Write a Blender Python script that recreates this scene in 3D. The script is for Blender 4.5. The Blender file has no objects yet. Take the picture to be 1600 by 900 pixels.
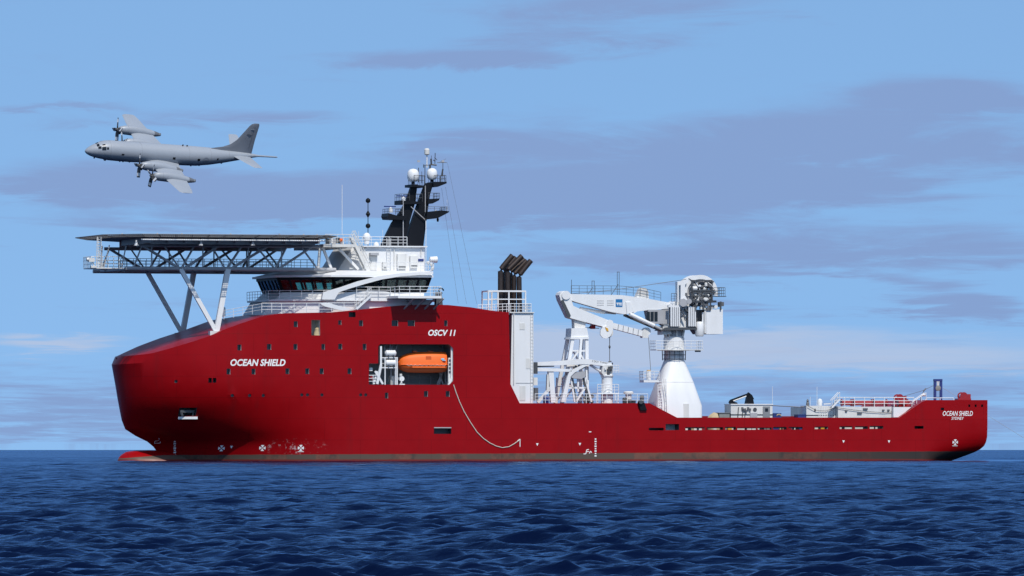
import bpy, bmesh, math, random
import numpy as np
from mathutils import Vector, Matrix
from mathutils.bvhtree import BVHTree

scene = bpy.context.scene
COL = scene.collection
R = math.radians
random.seed(7)

# ------------------------------------------------------------------ camera, sky, sun, exposure
F = 12500.0            # focal length in photograph pixels (a 280 mm lens)
CAM_H = 2.1            # a low boat
LEVEL = 693.6          # row of the eye level in the photograph (the horizon dips below it)
EARTH = 7.4e6          # earth radius with refraction
DIST = 1000.0          # to the middle of the ship
YAW = R(16)            # the bow points a little towards the camera

cam_data = bpy.data.cameras.new('camera')
cam = bpy.data.objects.new('camera', cam_data)
COL.objects.link(cam)
cam.location = (0, 0, CAM_H)
cam.rotation_euler = (R(90), 0, 0)
cam_data.sensor_width = 36
cam_data.lens = F / 1600 * 36
cam_data.shift_y = (LEVEL - 450) / 1600
cam_data.clip_start = 1.0
cam_data.clip_end = 60000
scene.camera = cam

SUN_AZ, SUN_EL = R(19), R(54)      # behind the camera, to its right
world = bpy.data.worlds.new('World')
scene.world = world
world.use_nodes = True
wn, wl = world.node_tree.nodes, world.node_tree.links
wn.clear()

def wnode(t, **kw):
    n = wn.new(t)
    for k, v in kw.items():
        setattr(n, k, v)
    return n

def wmath(op, a, b=None, c=None):
    n = wn.new('ShaderNodeMath'); n.operation = op
    for i, v in enumerate((a, b, c)):
        if v is None: continue
        if isinstance(v, (int, float)): n.inputs[i].default_value = v
        else: wl.new(v, n.inputs[i])
    return n.outputs[0]

def wmix(fac, a, b, mode='MIX'):
    n = wn.new('ShaderNodeMix'); n.data_type = 'RGBA'; n.blend_type = mode
    for s, v in ((0, fac), (6, a), (7, b)):
        if isinstance(v, (int, float)): n.inputs[s].default_value = v
        elif isinstance(v, tuple): n.inputs[s].default_value = (*v, 1)
        else: wl.new(v, n.inputs[s])
    return n.outputs[2]

tc = wnode('ShaderNodeTexCoord')
sep = wnode('ShaderNodeSeparateXYZ'); wl.new(tc.outputs['Generated'], sep.inputs[0])
dx, dy, dz = sep.outputs
# clear sky: the blue keeps its depth right down to the sea
cmb = wnode('ShaderNodeCombineXYZ')
wl.new(dx, cmb.inputs[0]); wl.new(dy, cmb.inputs[1])
wl.new(wmath('ADD', wmath('MAXIMUM', dz, 0.0), 0.30), cmb.inputs[2])
nrm = wnode('ShaderNodeVectorMath', operation='NORMALIZE'); wl.new(cmb.outputs[0], nrm.inputs[0])
sky = wnode('ShaderNodeTexSky', sky_type='NISHITA', sun_disc=False)
sky.sun_elevation = SUN_EL
sky.sun_rotation = math.pi - SUN_AZ
sky.air_density = 1.0; sky.dust_density = 0.4; sky.ozone_density = 2.0
wl.new(nrm.outputs[0], sky.inputs[0])
# thin layered cloud: a noise on a cloud sheet seen in perspective, plus the banks in view
den = wmath('ADD', wmath('MAXIMUM', dz, 0.0), 0.022)
cu = wmath('DIVIDE', dx, den); cv = wmath('DIVIDE', wmath('MULTIPLY', dy, 0.42), den)
cuv = wnode('ShaderNodeCombineXYZ'); wl.new(cu, cuv.inputs[0]); wl.new(cv, cuv.inputs[1])
def wnoise(scale, detail, rough=0.55, off=0.0, dist=0.0):
    n = wnode('ShaderNodeTexNoise'); n.inputs['Scale'].default_value = scale
    n.inputs['Detail'].default_value = detail; n.inputs['Roughness'].default_value = rough
    n.inputs['Distortion'].default_value = dist
    v = wnode('ShaderNodeVectorMath', operation='ADD'); wl.new(cuv.outputs[0], v.inputs[0])
    v.inputs[1].default_value = (off, off * 0.7, 0)
    wl.new(v.outputs[0], n.inputs['Vector'])
    return n.outputs['Fac']
n_big = wnoise(1.1, 6, 0.6, 3.1, 0.3)
n_fine = wnoise(2.6, 9, 0.66, 11.0, 0.7)
n_warp = wnoise(1.6, 3, 0.5, 23.0)
az = wmath('MULTIPLY', wmath('ARCTAN2', dx, dy), F)
el = wmath('MULTIPLY', dz, F)
azw = wmath('ADD', az, wmath('MULTIPLY', wmath('SUBTRACT', n_warp, 0.5), 420.0))
elw = wmath('ADD', el, wmath('MULTIPLY', wmath('SUBTRACT', n_fine, 0.5), 70.0))
def bank(px, py, sx, sy, amp, tilt=0.0):
    a = wmath('SUBTRACT', azw, px - 800.0)
    e = wmath('SUBTRACT', elw, LEVEL - py)
    if tilt: e = wmath('ADD', e, wmath('MULTIPLY', a, tilt))
    q = wmath('ADD', wmath('POWER', wmath('ABSOLUTE', wmath('DIVIDE', a, sx)), 2.4), wmath('POWER', wmath('ABSOLUTE', wmath('DIVIDE', e, sy)), 2.4))
    return wmath('MULTIPLY', wmath('EXPONENT', wmath('MULTIPLY', q, -1.0)), amp)
BANKS = [(1180, 232, 520, 52, .95), (1480, 152, 140, 28, .85), (700, 215, 110, 12, .6), (690, 95, 150, 17, .75), (930, 55, 190, 28, .6), (1080, 12, 260, 22, .75),
         (130, 282, 210, 34, .75), (400, 300, 260, 34, .65), (330, 182, 200, 13, .55), (60, 165, 90, 8, .4), (620, 320, 260, 30, .6), (950, 330, 260, 42, .55), (1350, 385, 330, 46, .65),
         (1490, 470, 110, 26, .7, .22), (1150, 475, 70, 13, .45), (750, 640, 1600, 75, .55), (820, 285, 200, 14, .45), (1150, 300, 420, 30, .5), (250, 345, 200, 14, .35), (1000, 410, 260, 22, .4), (500, 330, 120, 14, .4)]
tot = None
for b in BANKS:
    o = bank(*b); tot = o if tot is None else wmath('ADD', tot, o)
n_streak = wnoise(1.7, 8, 0.68, 41.0, 0.9)
cover = wmath('ADD', wmath('MULTIPLY', tot, wmath('ADD', wmath('MULTIPLY', n_streak, 2.0), -0.12)), wmath('MULTIPLY', wmath('SUBTRACT', n_big, 0.55), 1.0))
cover = wmath('ADD', cover, wmath('MULTIPLY', wmath('SUBTRACT', n_fine, 0.5), 1.0))
ramp = wnode('ShaderNodeMapRange', interpolation_type='SMOOTHSTEP')
wl.new(cover, ramp.inputs[0]); ramp.inputs[1].default_value = 0.02; ramp.inputs[2].default_value = 0.54
ramp.inputs[4].default_value = 0.95
white = None
for b in [(980, 550, 150, 30, .9), (70, 538, 90, 16, .7), (860, 535, 60, 28, .75), (1350, 555, 380, 32, .7), (500, 550, 420, 26, .3), (1150, 520, 200, 14, .4)]:
    o = bank(*b); white = o if white is None else wmath('ADD', white, o)
white = wmath('ADD', white, wmath('MULTIPLY', wmath('SUBTRACT', n_fine, 0.5), 0.5))
wr = wnode('ShaderNodeMapRange', interpolation_type='SMOOTHSTEP')
wl.new(white, wr.inputs[0]); wr.inputs[1].default_value = 0.1; wr.inputs[2].default_value = 0.85; wr.inputs[4].default_value = 0.8
SKY_TINT = (0.99, 1.15, 1.19)
CLOUD = (1.58, 2.38, 4.2)
CLOUD_WHITE = (3.2, 3.75, 4.95)
clear = wmix(1.0, sky.outputs[0], SKY_TINT, 'MULTIPLY')
c1 = wmix(ramp.outputs[0], clear, CLOUD)
c2 = wmix(wr.outputs[0], c1, CLOUD_WHITE)
bg = wnode('ShaderNodeBackground'); bg.inputs[1].default_value = 0.15
wl.new(c2, bg.inputs[0])
wo = wnode('ShaderNodeOutputWorld'); wl.new(bg.outputs[0], wo.inputs[0])

sun_data = bpy.data.lights.new('sun', 'SUN')
sun_data.energy = 4.0; sun_data.angle = R(0.53); sun_data.color = (1, 0.95, 0.87)
sun = bpy.data.objects.new('sun', sun_data); COL.objects.link(sun)
sdir = Vector((math.sin(SUN_AZ) * math.cos(SUN_EL), -math.cos(SUN_AZ) * math.cos(SUN_EL), math.sin(SUN_EL)))
sun.rotation_euler = sdir.to_track_quat('Z', 'Y').to_euler()
sun.location = (300, -300, 300)

scene.view_settings.view_transform = 'Standard'
scene.view_settings.look = 'None'
scene.view_settings.exposure = 0.0
scene.view_settings.gamma = 1.0
scene.view_settings.use_curve_mapping = False
scene.render.resolution_x, scene.render.resolution_y = 1024, 576
scene.render.engine = 'CYCLES'
scene.cycles.max_bounces = 6
scene.cycles.use_denoising = True
scene.cycles.denoiser = 'OPENIMAGEDENOISE'
scene.cycles.denoising_input_passes = 'RGB_ALBEDO_NORMAL'
scene.cycles.sample_clamp_indirect = 3.0
scene.cycles.caustics_reflective = False
scene.cycles.caustics_refractive = False

# ------------------------------------------------------------------ materials
MATS = {}
def mat(name, color, rough=0.45, metal=0.0, var=0.12, scale=1.2, bump=0.0, spec=0.5, coat=0.0, streak=0.0):
    """Painted or plain surface: a base colour that varies a little with patchy wear and vertical streaks."""
    m = bpy.data.materials.new(name); m.use_nodes = True
    nt = m.node_tree; b = nt.nodes['Principled BSDF']
    b.inputs['Roughness'].default_value = rough
    b.inputs['Metallic'].default_value = metal
    b.inputs['Specular IOR Level'].default_value = spec
    b.inputs['Coat Weight'].default_value = coat
    t = nt.nodes.new('ShaderNodeTexCoord')
    mp = nt.nodes.new('ShaderNodeMapping'); mp.inputs['Scale'].default_value = (1, 1, 1 - 0.8 * streak)
    nt.links.new(t.outputs['Object'], mp.inputs[0])
    n = nt.nodes.new('ShaderNodeTexNoise'); n.inputs['Scale'].default_value = scale; n.inputs['Detail'].default_value = 5
    nt.links.new(mp.outputs[0], n.inputs['Vector'])
    mx = nt.nodes.new('ShaderNodeMix'); mx.data_type = 'RGBA'
    mx.inputs[6].default_value = (*[c * (1 - var) for c in color], 1)
    mx.inputs[7].default_value = (*[min(1, c * (1 + var)) for c in color], 1)
    nt.links.new(n.outputs['Fac'], mx.inputs[0]); nt.links.new(mx.outputs[2], b.inputs['Base Color'])
    if bump:
        bp = nt.nodes.new('ShaderNodeBump'); bp.inputs['Strength'].default_value = bump; bp.inputs['Distance'].default_value = 0.03
        nt.links.new(n.outputs['Fac'], bp.inputs['Height']); nt.links.new(bp.outputs[0], b.inputs['Normal'])
    MATS[name] = m
    return m

mat('white_paint', (0.72, 0.72, 0.715), 0.4, var=0.10, scale=0.9, streak=0.9)
mat('white_dirty', (0.63, 0.62, 0.59), 0.5, var=0.22, scale=1.2, streak=0.9)
mat('grey_steel', (0.36, 0.36, 0.37), 0.5, var=0.15, scale=0.8)
mat('soot', (0.11, 0.115, 0.125), 0.6, var=0.35, scale=2)
mat('emblem_grey', (0.12, 0.13, 0.15), 0.5)
mat('net_grey', (0.15, 0.15, 0.155), 0.6, var=0.2)
mat('dark_steel', (0.055, 0.058, 0.062), 0.5, var=0.25)
mat('machinery', (0.10, 0.10, 0.105), 0.5, var=0.4, scale=4)
mat('black_paint', (0.006, 0.007, 0.010), 0.5, var=0.2, spec=0.15)
mat('deck_grey', (0.16, 0.17, 0.17), 0.6, var=0.2)
mat('recess_grey', (0.27, 0.28, 0.28), 0.55, var=0.2)
mat('red_paint', (0.27, 0.010, 0.014), 0.38, var=0.1)
mat('orange', (0.85, 0.145, 0.012), 0.6, var=0.06)
mat('orange_low', (0.62, 0.10, 0.012), 0.45, var=0.08)
mat('exhaust', (0.055, 0.038, 0.03), 0.4, metal=0.5, var=0.45, scale=2.5)
mat('blue_paint', (0.02, 0.035, 0.16), 0.45)
mat('logo_blue', (0.012, 0.15, 0.36), 0.4, var=0.04)
mat('pale_blue', (0.35, 0.62, 0.8), 0.5)
mat('canvas_grey', (0.21, 0.215, 0.2), 0.8, var=0.25, scale=3)
mat('canvas_tan', (0.42, 0.33, 0.2), 0.85, var=0.2, scale=5)
mat('rope', (0.62, 0.56, 0.48), 0.8, var=0.15, scale=6)
mat('wire', (0.12, 0.12, 0.125), 0.5)
mat('mark_white', (0.82, 0.82, 0.80), 0.5, var=0.08, scale=3)
mat('yellow_paint', (0.62, 0.33, 0.03), 0.5, var=0.2)
mat('aircraft_grey', (0.275, 0.30, 0.335), 0.42, var=0.06, scale=0.5)
mat('aircraft_dark', (0.205, 0.22, 0.25), 0.45, var=0.08, scale=0.5)
mat('aircraft_pale', (0.55, 0.56, 0.57), 0.45, var=0.05)
mat('blade', (0.045, 0.043, 0.043), 0.45)
mat('dark_glass', (0.008, 0.010, 0.013), 0.08, var=0.3, spec=0.35)
mat('door_grey', (0.20, 0.21, 0.22), 0.5)

def glass_mat():
    m = bpy.data.materials.new('bridge_glass'); m.use_nodes = True
    nt = m.node_tree; nt.nodes.clear()
    o = nt.nodes.new('ShaderNodeOutputMaterial'); mx = nt.nodes.new('ShaderNodeMixShader')
    tr = nt.nodes.new('ShaderNodeBsdfTransparent'); tr.inputs[0].default_value = (0.50, 0.74, 0.70, 1)
    gl = nt.nodes.new('ShaderNodeBsdfGlossy'); gl.inputs['Roughness'].default_value = 0.03; gl.inputs[0].default_value = (0.9, 0.95, 1, 1)
    fr = nt.nodes.new('ShaderNodeFresnel'); fr.inputs[0].default_value = 1.5
    nt.links.new(fr.outputs[0], mx.inputs[0]); nt.links.new(tr.outputs[0], mx.inputs[1]); nt.links.new(gl.outputs[0], mx.inputs[2])
    nt.links.new(mx.outputs[0], o.inputs[0]); MATS['bridge_glass'] = m
glass_mat()

def hull_mat():
    m = bpy.data.materials.new('hull_paint'); m.use_nodes = True
    nt = m.node_tree; N, L = nt.nodes, nt.links; b = N['Principled BSDF']
    def math_(op, a, c=None):
        n = N.new('ShaderNodeMath'); n.operation = op
        for i, v in enumerate((a, c)):
            if v is None: continue
            if isinstance(v, (int, float)): n.inputs[i].default_value = v
            else: L.new(v, n.inputs[i])
        return n.outputs[0]
    def noise(scale, sc=(1, 1, 1), detail=5, rough=0.55):
        mp = N.new('ShaderNodeMapping'); mp.inputs['Scale'].default_value = sc; L.new(t.outputs['Object'], mp.inputs[0])
        n = N.new('ShaderNodeTexNoise'); n.inputs['Scale'].default_value = scale; n.inputs['Detail'].default_value = detail
        n.inputs['Roughness'].default_value = rough
        L.new(mp.outputs[0], n.inputs['Vector']); return n.outputs['Fac']
    def step(v, a, c):
        n = N.new('ShaderNodeMapRange'); n.interpolation_type = 'SMOOTHSTEP'
        L.new(v, n.inputs[0]); n.inputs[1].default_value = a; n.inputs[2].default_value = c; return n.outputs[0]
    def mix(f, a, c):
        n = N.new('ShaderNodeMix'); n.data_type = 'RGBA'
        for s, v in ((0, f), (6, a), (7, c)):
            if isinstance(v, (int, float)): n.inputs[s].default_value = v
            elif isinstance(v, tuple): n.inputs[s].default_value = (*v, 1)
            else: L.new(v, n.inputs[s])
        return n.outputs[2]
    t = N.new('ShaderNodeTexCoord'); s = N.new('ShaderNodeSeparateXYZ'); L.new(t.outputs['Object'], s.inputs[0])
    x, y, z = s.outputs
    red = mix(noise(0.35), (0.225, 0.0016, 0.0034), (0.30, 0.0027, 0.005))
    streaks = step(noise(0.9, (1, 1, 0.06)), 0.55, 0.8)
    red = mix(math_('MULTIPLY', streaks, 0.4), red, (0.15, 0.008, 0.009))
    # bare scuffs above the waterline near the bow, worn by the anchor chain and fenders
    d = math_('ADD', math_('POWER', math_('DIVIDE', math_('ADD', x, 30.6), 3.6), 2.0), math_('POWER', math_('DIVIDE', math_('SUBTRACT', z, 1.75), 0.9), 2.0))
    zone = math_('SUBTRACT', 1.0, step(d, 0.2, 1.6))
    scuff = math_('MULTIPLY', zone, step(noise(1.7, (1, 1, 1), 8, 0.75), 0.54, 0.66))
    red = mix(math_('MULTIPLY', scuff, 0.8), red, (0.55, 0.42, 0.42))
    # fouled, faded boot-top band at the waterline
    top = math_('ADD', math_('MULTIPLY', x, 0.0045), 0.93)
    top = math_('SUBTRACT', top, math_('MULTIPLY', step(x, -44.0, -52.0), 0.42))
    h = math_('SUBTRACT', z, top)
    plates = N.new('ShaderNodeTexNoise'); plates.noise_dimensions = '1D'; plates.inputs['Scale'].default_value = 0.16; plates.inputs['Detail'].default_value = 0
    L.new(x, plates.inputs['W'])
    foul = mix(step(noise(0.55, (1, 1, 0.8), 7, 0.7), 0.35, 0.68), (0.17, 0.083, 0.060), (0.062, 0.052, 0.044))
    foul = mix(step(plates.outputs['Fac'], 0.47, 0.5), foul, (0.10, 0.072, 0.056))
    aft = step(x, 20.0, 58.0)
    foul = mix(math_('MULTIPLY', aft, 0.85), foul, (0.022, 0.021, 0.022))
    low = step(math_('ADD', z, math_('MULTIPLY', noise(1.5), 0.1)), 0.33, 0.16)
    foul = mix(low, foul, (0.16, 0.025, 0.02))
    col = mix(step(math_('ADD', h, math_('MULTIPLY', math_('SUBTRACT', noise(0.8, (1, 1, .3)), 0.5), 0.10)), 0.03, -0.03), red, foul)
    col0 = col
    b.inputs['Specular IOR Level'].default_value = 0.12
    L.new(math_('ADD', math_('MULTIPLY', noise(0.7), 0.16), 0.24), b.inputs['Roughness'])
    # the faint dishing between frames and weld seams
    br = N.new('ShaderNodeTexBrick'); br.inputs['Scale'].default_value = 1.0; br.inputs['Brick Width'].default_value = 9.0; br.inputs['Row Height'].default_value = 2.6
    br.inputs['Mortar Size'].default_value = 0.03; br.inputs['Mortar Smooth'].default_value = 0.6
    br.inputs['Color1'].default_value = br.inputs['Color2'].default_value = (1, 1, 1, 1); br.inputs['Mortar'].default_value = (0, 0, 0, 1)
    cb = N.new('ShaderNodeCombineXYZ'); L.new(x, cb.inputs[0]); L.new(z, cb.inputs[1]); L.new(cb.outputs[0], br.inputs['Vector'])
    seam = N.new('ShaderNodeMix'); seam.data_type = 'RGBA'; seam.blend_type = 'MULTIPLY'; seam.inputs[0].default_value = 0.28
    L.new(col0, seam.inputs[6]); L.new(br.outputs['Color'], seam.inputs[7]); L.new(seam.outputs[2], b.inputs['Base Color'])
    hh = math_('ADD', math_('MULTIPLY', br.outputs['Fac'], 0.35), noise(0.45, (1, 1, 1), 2))
    bp = N.new('ShaderNodeBump'); bp.inputs['Strength'].default_value = 0.35; bp.inputs['Distance'].default_value = 0.05
    L.new(hh, bp.inputs['Height']); L.new(bp.outputs[0], b.inputs['Normal'])
    MATS['hull_paint'] = m
hull_mat()

# ------------------------------------------------------------------ geometry helpers
CY, SY = math.cos(YAW), math.sin(YAW)
def world_of(p):
    return Vector((p[0] * CY - p[1] * SY, DIST + p[0] * SY + p[1] * CY, p[2]))
def X(px, ly):
    """Ship coordinate along the keel of what stands at column px at transverse place ly (port negative)."""
    k = (px - 800.0) / F
    return (k * (DIST + ly * CY) + ly * SY) / (CY - k * SY)
def P(px, py, ly):
    lx = X(px, ly)
    wy = DIST + lx * SY + ly * CY
    return Vector((lx, ly, CAM_H + (LEVEL - py) * wy / F))
def Zp(px, py, ly): return P(px, py, ly).z

BASE = {}
def tag(o, label=None, cat=None, group=None, kind=None):
    for k, v in (('label', label), ('category', cat), ('group', group), ('kind', kind)):
        if v: o[k] = v
    return o
def thing(name, label, cat, base, group=None, rot=None):
    """An empty at a thing's base, in ship coordinates; it parents the thing's parts."""
    o = bpy.data.objects.new(name, None); COL.objects.link(o)
    o.empty_display_size = 0.5
    o.location = world_of(base); o.rotation_euler = (0, 0, YAW)
    BASE[o] = Vector(base)
    return tag(o, label, cat, group)

class MB:
    def __init__(s): s.v, s.f = [], []
    def add(s, vs, fs):
        o = len(s.v); s.v += [tuple(q) for q in vs]; s.f += [tuple(i + o for i in f) for f in fs]; return s
    def hexa(s, a):
        return s.add(a, [(0, 3, 2, 1), (4, 5, 6, 7), (0, 1, 5, 4), (1, 2, 6, 5), (2, 3, 7, 6), (3, 0, 4, 7)])
    def box(s, x0, x1, y0, y1, z0, z1):
        return s.hexa([(x0, y0, z0), (x1, y0, z0), (x1, y1, z0), (x0, y1, z0), (x0, y0, z1), (x1, y0, z1), (x1, y1, z1), (x0, y1, z1)])
    def beam(s, p, q, w, h=None):
        h = h or w; p, q = Vector(p), Vector(q); d = (q - p).normalized()
        up = Vector((0, 0, 1)) if abs(d.z) < 0.95 else Vector((1, 0, 0))
        a = d.cross(up).normalized() * w / 2; b = a.cross(d).normalized() * h / 2
        return s.hexa([p - a - b, p + a - b, q + a - b, q - a - b, p - a + b, p + a + b, q + a + b, q - a + b])
    def tube(s, pts, r, n=6, r1=None):
        pts = [Vector(p) for p in pts]; rings = []
        for i, p in enumerate(pts):
            d = (pts[min(i + 1, len(pts) - 1)] - pts[max(i - 1, 0)]).normalized()
            up = Vector((0, 0, 1)) if abs(d.z) < 0.9 else Vector((1, 0, 0))
            a = d.cross(up).normalized(); b = d.cross(a).normalized()
            rr = r if r1 is None else r + (r1 - r) * i / (len(pts) - 1)
            rings.append([p + (a * math.cos(t) + b * math.sin(t)) * rr for t in [2 * math.pi * k / n for k in range(n)]])
        return s.loft(rings)
    def loft(s, rings, cap=True, closed=True):
        n = len(rings[0]); vs = [p for r in rings for p in r]; fs = []
        for i in range(len(rings) - 1):
            for k in range(n if closed else n - 1):
                k2 = (k + 1) % n
                fs.append((i * n + k, i * n + k2, (i + 1) * n + k2, (i + 1) * n + k))
        if cap: fs += [tuple(range(n))[::-1], tuple(range((len(rings) - 1) * n, len(rings) * n))]
        return s.add(vs, fs)
    def lathe(s, prof, c, axis='z', n=16):
        rings = []
        for r, h in prof:
            ring = []
            for k in range(n):
                t = 2 * math.pi * k / n; u, w = r * math.cos(t), r * math.sin(t)
                ring.append({'z': (c[0] + u, c[1] + w, c[2] + h), 'y': (c[0] + u, c[1] + h, c[2] + w), 'x': (c[0] + h, c[1] + u, c[2] + w)}[axis])
            rings.append(ring)
        return s.loft(rings)
    def sphere(s, c, r, n=12, squash=1.0):
        return s.lathe([(r * math.sin(math.pi * (k + .02) / (n / 2 + .04)), -r * squash * math.cos(math.pi * (k + .02) / (n / 2 + .04))) for k in range(n // 2 + 1)], c, 'z', n)
    def prism(s, bottom, top, z0, z1):
        """A deckhouse tier: a plan outline that changes from bottom to top."""
        return s.loft([[(x, y, z0) for x, y in bottom], [(x, y, z1) for x, y in top]])
    def side(s, pts, y0, y1):
        """A plate shape seen from the beam, given by columns and rows at transverse y0, thick to y1."""
        q = [P(a, b, y0) for a, b in pts]
        return s.loft([[(p.x, y0, p.z) for p in q], [(p.x, y1, p.z) for p in q]])
    def rail(s, pts, h=1.05, rails=3, gap=1.5, r=0.03, post=None):
        pts = [Vector(p) for p in pts]; post = post or r
        for i in range(len(pts) - 1):
            a, b = pts[i], pts[i + 1]
            for k in range(rails):
                z = Vector((0, 0, h * (k + 1) / rails)); s.tube([a + z, b + z], r if k == rails - 1 else r * .75, 5)
            n = max(1, round((b - a).length / gap))
            for k in range(n + (1 if i == len(pts) - 2 else 0)):
                p = a.lerp(b, k / n); s.tube([p, p + Vector((0, 0, h))], post, 5)
        return s
    def ladder(s, p, q, w=(0.25, 0, 0), r=0.025, gap=0.35):
        p, q, w = Vector(p), Vector(q), Vector(w)
        s.tube([p - w, q - w], r, 5); s.tube([p + w, q + w], r, 5)
        n = max(2, int((q - p).length / gap))
        for k in range(1, n):
            c = p.lerp(q, k / n); s.tube([c - w, c + w], r * .7, 4)
        return s
    def build(s, name, material, parent=None, smooth=True, angle=35, base=None):
        b = base if base is not None else (BASE[parent] if parent is not None else Vector((0, 0, 0)))
        b = Vector(b)
        me = bpy.data.meshes.new(name)
        me.from_pydata([(v[0] - b.x, v[1] - b.y, v[2] - b.z) for v in s.v], [], s.f)
        bm = bmesh.new(); bm.from_mesh(me); bmesh.ops.recalc_face_normals(bm, faces=bm.faces); bm.to_mesh(me); bm.free()
        return link(name, me, material, parent, b, smooth, angle)

def link(name, me, material, parent, b, smooth=True, angle=35):
    if material: me.materials.append(MATS[material])
    if smooth:
        me.shade_smooth(); me.set_sharp_from_angle(angle=R(angle))
    o = bpy.data.objects.new(name, me); COL.objects.link(o)
    BASE[o] = Vector(b)
    if parent is not None: o.parent = parent
    return o
def single(mb, name, material, base, label, cat, group=None, **kw):
    """A thing that is one mesh."""
    o = mb.build(name, material, None, base=base, **kw)
    o.location = world_of(base); o.rotation_euler = (0, 0, YAW)
    return tag(o, label, cat, group)

def text_mesh(s, size, shear=0.2, bold=0.012, depth=0.0, align='CENTER'):
    cu = bpy.data.curves.new('lettering', 'FONT'); cu.body = s; cu.size = size; cu.shear = shear; cu.offset = bold * size
    cu.align_x = align; cu.align_y = 'CENTER'; cu.resolution_u = 3
    o = bpy.data.objects.new('lettering', cu); COL.objects.link(o)
    dg = bpy.context.evaluated_depsgraph_get(); dg.update()
    me = o.evaluated_get(dg).to_mesh()
    vs = [v.co.copy() for v in me.vertices]; fs = [tuple(p.vertices) for p in me.polygons]
    o.evaluated_get(dg).to_mesh_clear()
    bpy.data.objects.remove(o); bpy.data.curves.remove(cu)
    return vs, fs

# ------------------------------------------------------------------ the sea
def build_sea():
    rng = np.random.default_rng(5)
    th = np.concatenate([np.linspace(-5.2, 5.2, 620), np.array([8, 12, 20, 35, 60, 90, 130, 180, 230, 270, 300, 325, 340, 348, 352])])
    th = np.radians(th)
    r = [0.0, 20, 50, 80, 100]
    while r[-1] < 1300: r.append(r[-1] * (1 + 1 / (1000 - 340 * min(1, max(0, (r[-1] - 110) / 900)) ** 0.7)))
    while r[-1] < 11000: r.append(r[-1] * 1.02)
    r = np.array(r)
    T, RR = np.meshgrid(th, r)
    x = RR * np.sin(T); y = RR * np.cos(T)
    step = np.gradient(r)[:, None] * np.ones_like(x)
    z = np.zeros_like(x); ox = np.zeros_like(x); oy = np.zeros_like(x)
    N = 240
    lam = np.exp(rng.uniform(np.log(0.36), np.log(12), N))
    wind = R(194)
    ang = wind + rng.normal(0, 0.55, N)
    ph = rng.uniform(0, 2 * np.pi, N)
    steep = 0.030 * np.minimum(1.7, (1.5 / lam) ** 0.75)
    for l, a, p, s in zip(lam, ang, ph, steep):
        k = 2 * np.pi / l
        fade = np.clip((l / step - 2.0) / 1.6, 0, 1)
        phase = k * (x * np.sin(a) + y * np.cos(a)) + p
        amp = s / k * fade
        z += amp * np.sin(phase)
        c = 0.7 * amp * np.cos(phase); ox += c * np.sin(a); oy += c * np.cos(a)   # sharpened crests
    # smooth wash trailing from the stern
    lx = x * CY + (y - DIST) * SY; ly = -x * SY + (y - DIST) * CY
    slick = np.clip((lx - 48) / 8, 0, 1) * np.clip((70 - np.abs(ly - 5)) / 25, 0, 1) * np.clip((150 - lx) / 60, 0, 1)
    z *= 1 - 0.8 * slick
    x = x + ox * (1 - slick); y = y + oy * (1 - slick)
    z -= RR ** 2 / (2 * EARTH)
    nr, nt = x.shape
    co = np.stack([x, y, z], -1).reshape(-1, 3)
    i = np.arange(nr - 1)[:, None]; j = np.arange(nt)[None, :]; j2 = (j + 1) % nt
    q = np.stack([i * nt + j, i * nt + j2, (i + 1) * nt + j2, (i + 1) * nt + j], -1).reshape(-1, 4)
    me = bpy.data.meshes.new('sea')
    me.vertices.add(len(co)); me.vertices.foreach_set('co', co.astype(np.float32).ravel())
    me.loops.add(q.size); me.loops.foreach_set('vertex_index', q.astype(np.int32).ravel())
    me.polygons.add(len(q)); me.polygons.foreach_set('loop_start', np.arange(0, q.size, 4, dtype=np.int32))
    me.polygons.foreach_set('loop_total', np.full(len(q), 4, np.int32))
    me.update(calc_edges=True); me.validate()
    me.shade_smooth()
    at = me.attributes.new('chop', 'FLOAT', 'POINT'); at.data.foreach_set('value', (1 - 0.9 * slick).astype(np.float32).ravel())
    m = bpy.data.materials.new('sea_water'); m.use_nodes = True
    nt_ = m.node_tree; N_, L_ = nt_.nodes, nt_.links; N_.clear()
    t = N_.new('ShaderNodeTexCoord')
    def noise(scale, sc, detail, rot=0.35):
        mp = N_.new('ShaderNodeMapping'); mp.inputs['Scale'].default_value = sc; mp.inputs['Rotation'].default_value = (0, 0, rot)
        L_.new(t.outputs['Object'], mp.inputs[0])
        n = N_.new('ShaderNodeTexNoise'); n.inputs['Scale'].default_value = scale; n.inputs['Detail'].default_value = detail
        n.inputs['Roughness'].default_value = 0.6
        L_.new(mp.outputs[0], n.inputs['Vector']); return n.outputs['Fac']
    ch = N_.new('ShaderNodeAttribute'); ch.attribute_name = 'chop'
    b1 = N_.new('ShaderNodeBump'); b1.inputs['Distance'].default_value = 1.0
    gust = N_.new('ShaderNodeMapRange'); L_.new(noise(0.035, (0.6, 1.0, 1), 3, 0.9), gust.inputs[0])      # cat's paws: rougher and smoother patches
    gust.inputs[1].default_value = 0.35; gust.inputs[2].default_value = 0.65; gust.inputs[3].default_value = 0.45; gust.inputs[4].default_value = 1.0
    gm = N_.new('ShaderNodeMath'); gm.operation = 'MULTIPLY'; L_.new(gust.outputs[0], gm.inputs[0]); L_.new(ch.outputs['Fac'], gm.inputs[1])
    L_.new(gm.outputs[0], b1.inputs['Strength'])
    def mul(v, k):
        n = N_.new('ShaderNodeMath'); n.operation = 'MULTIPLY'; L_.new(v, n.inputs[0]); n.inputs[1].default_value = k; return n.outputs[0]
    hsum = N_.new('ShaderNodeMath'); hsum.operation = 'ADD'
    L_.new(mul(noise(2.6, (0.7, 1.1, 1), 4), 0.08), hsum.inputs[0]); L_.new(mul(noise(0.62, (0.5, 1.1, 1), 3, 0.5), 0.38), hsum.inputs[1])
    L_.new(hsum.outputs[0], b1.inputs['Height'])
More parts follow.
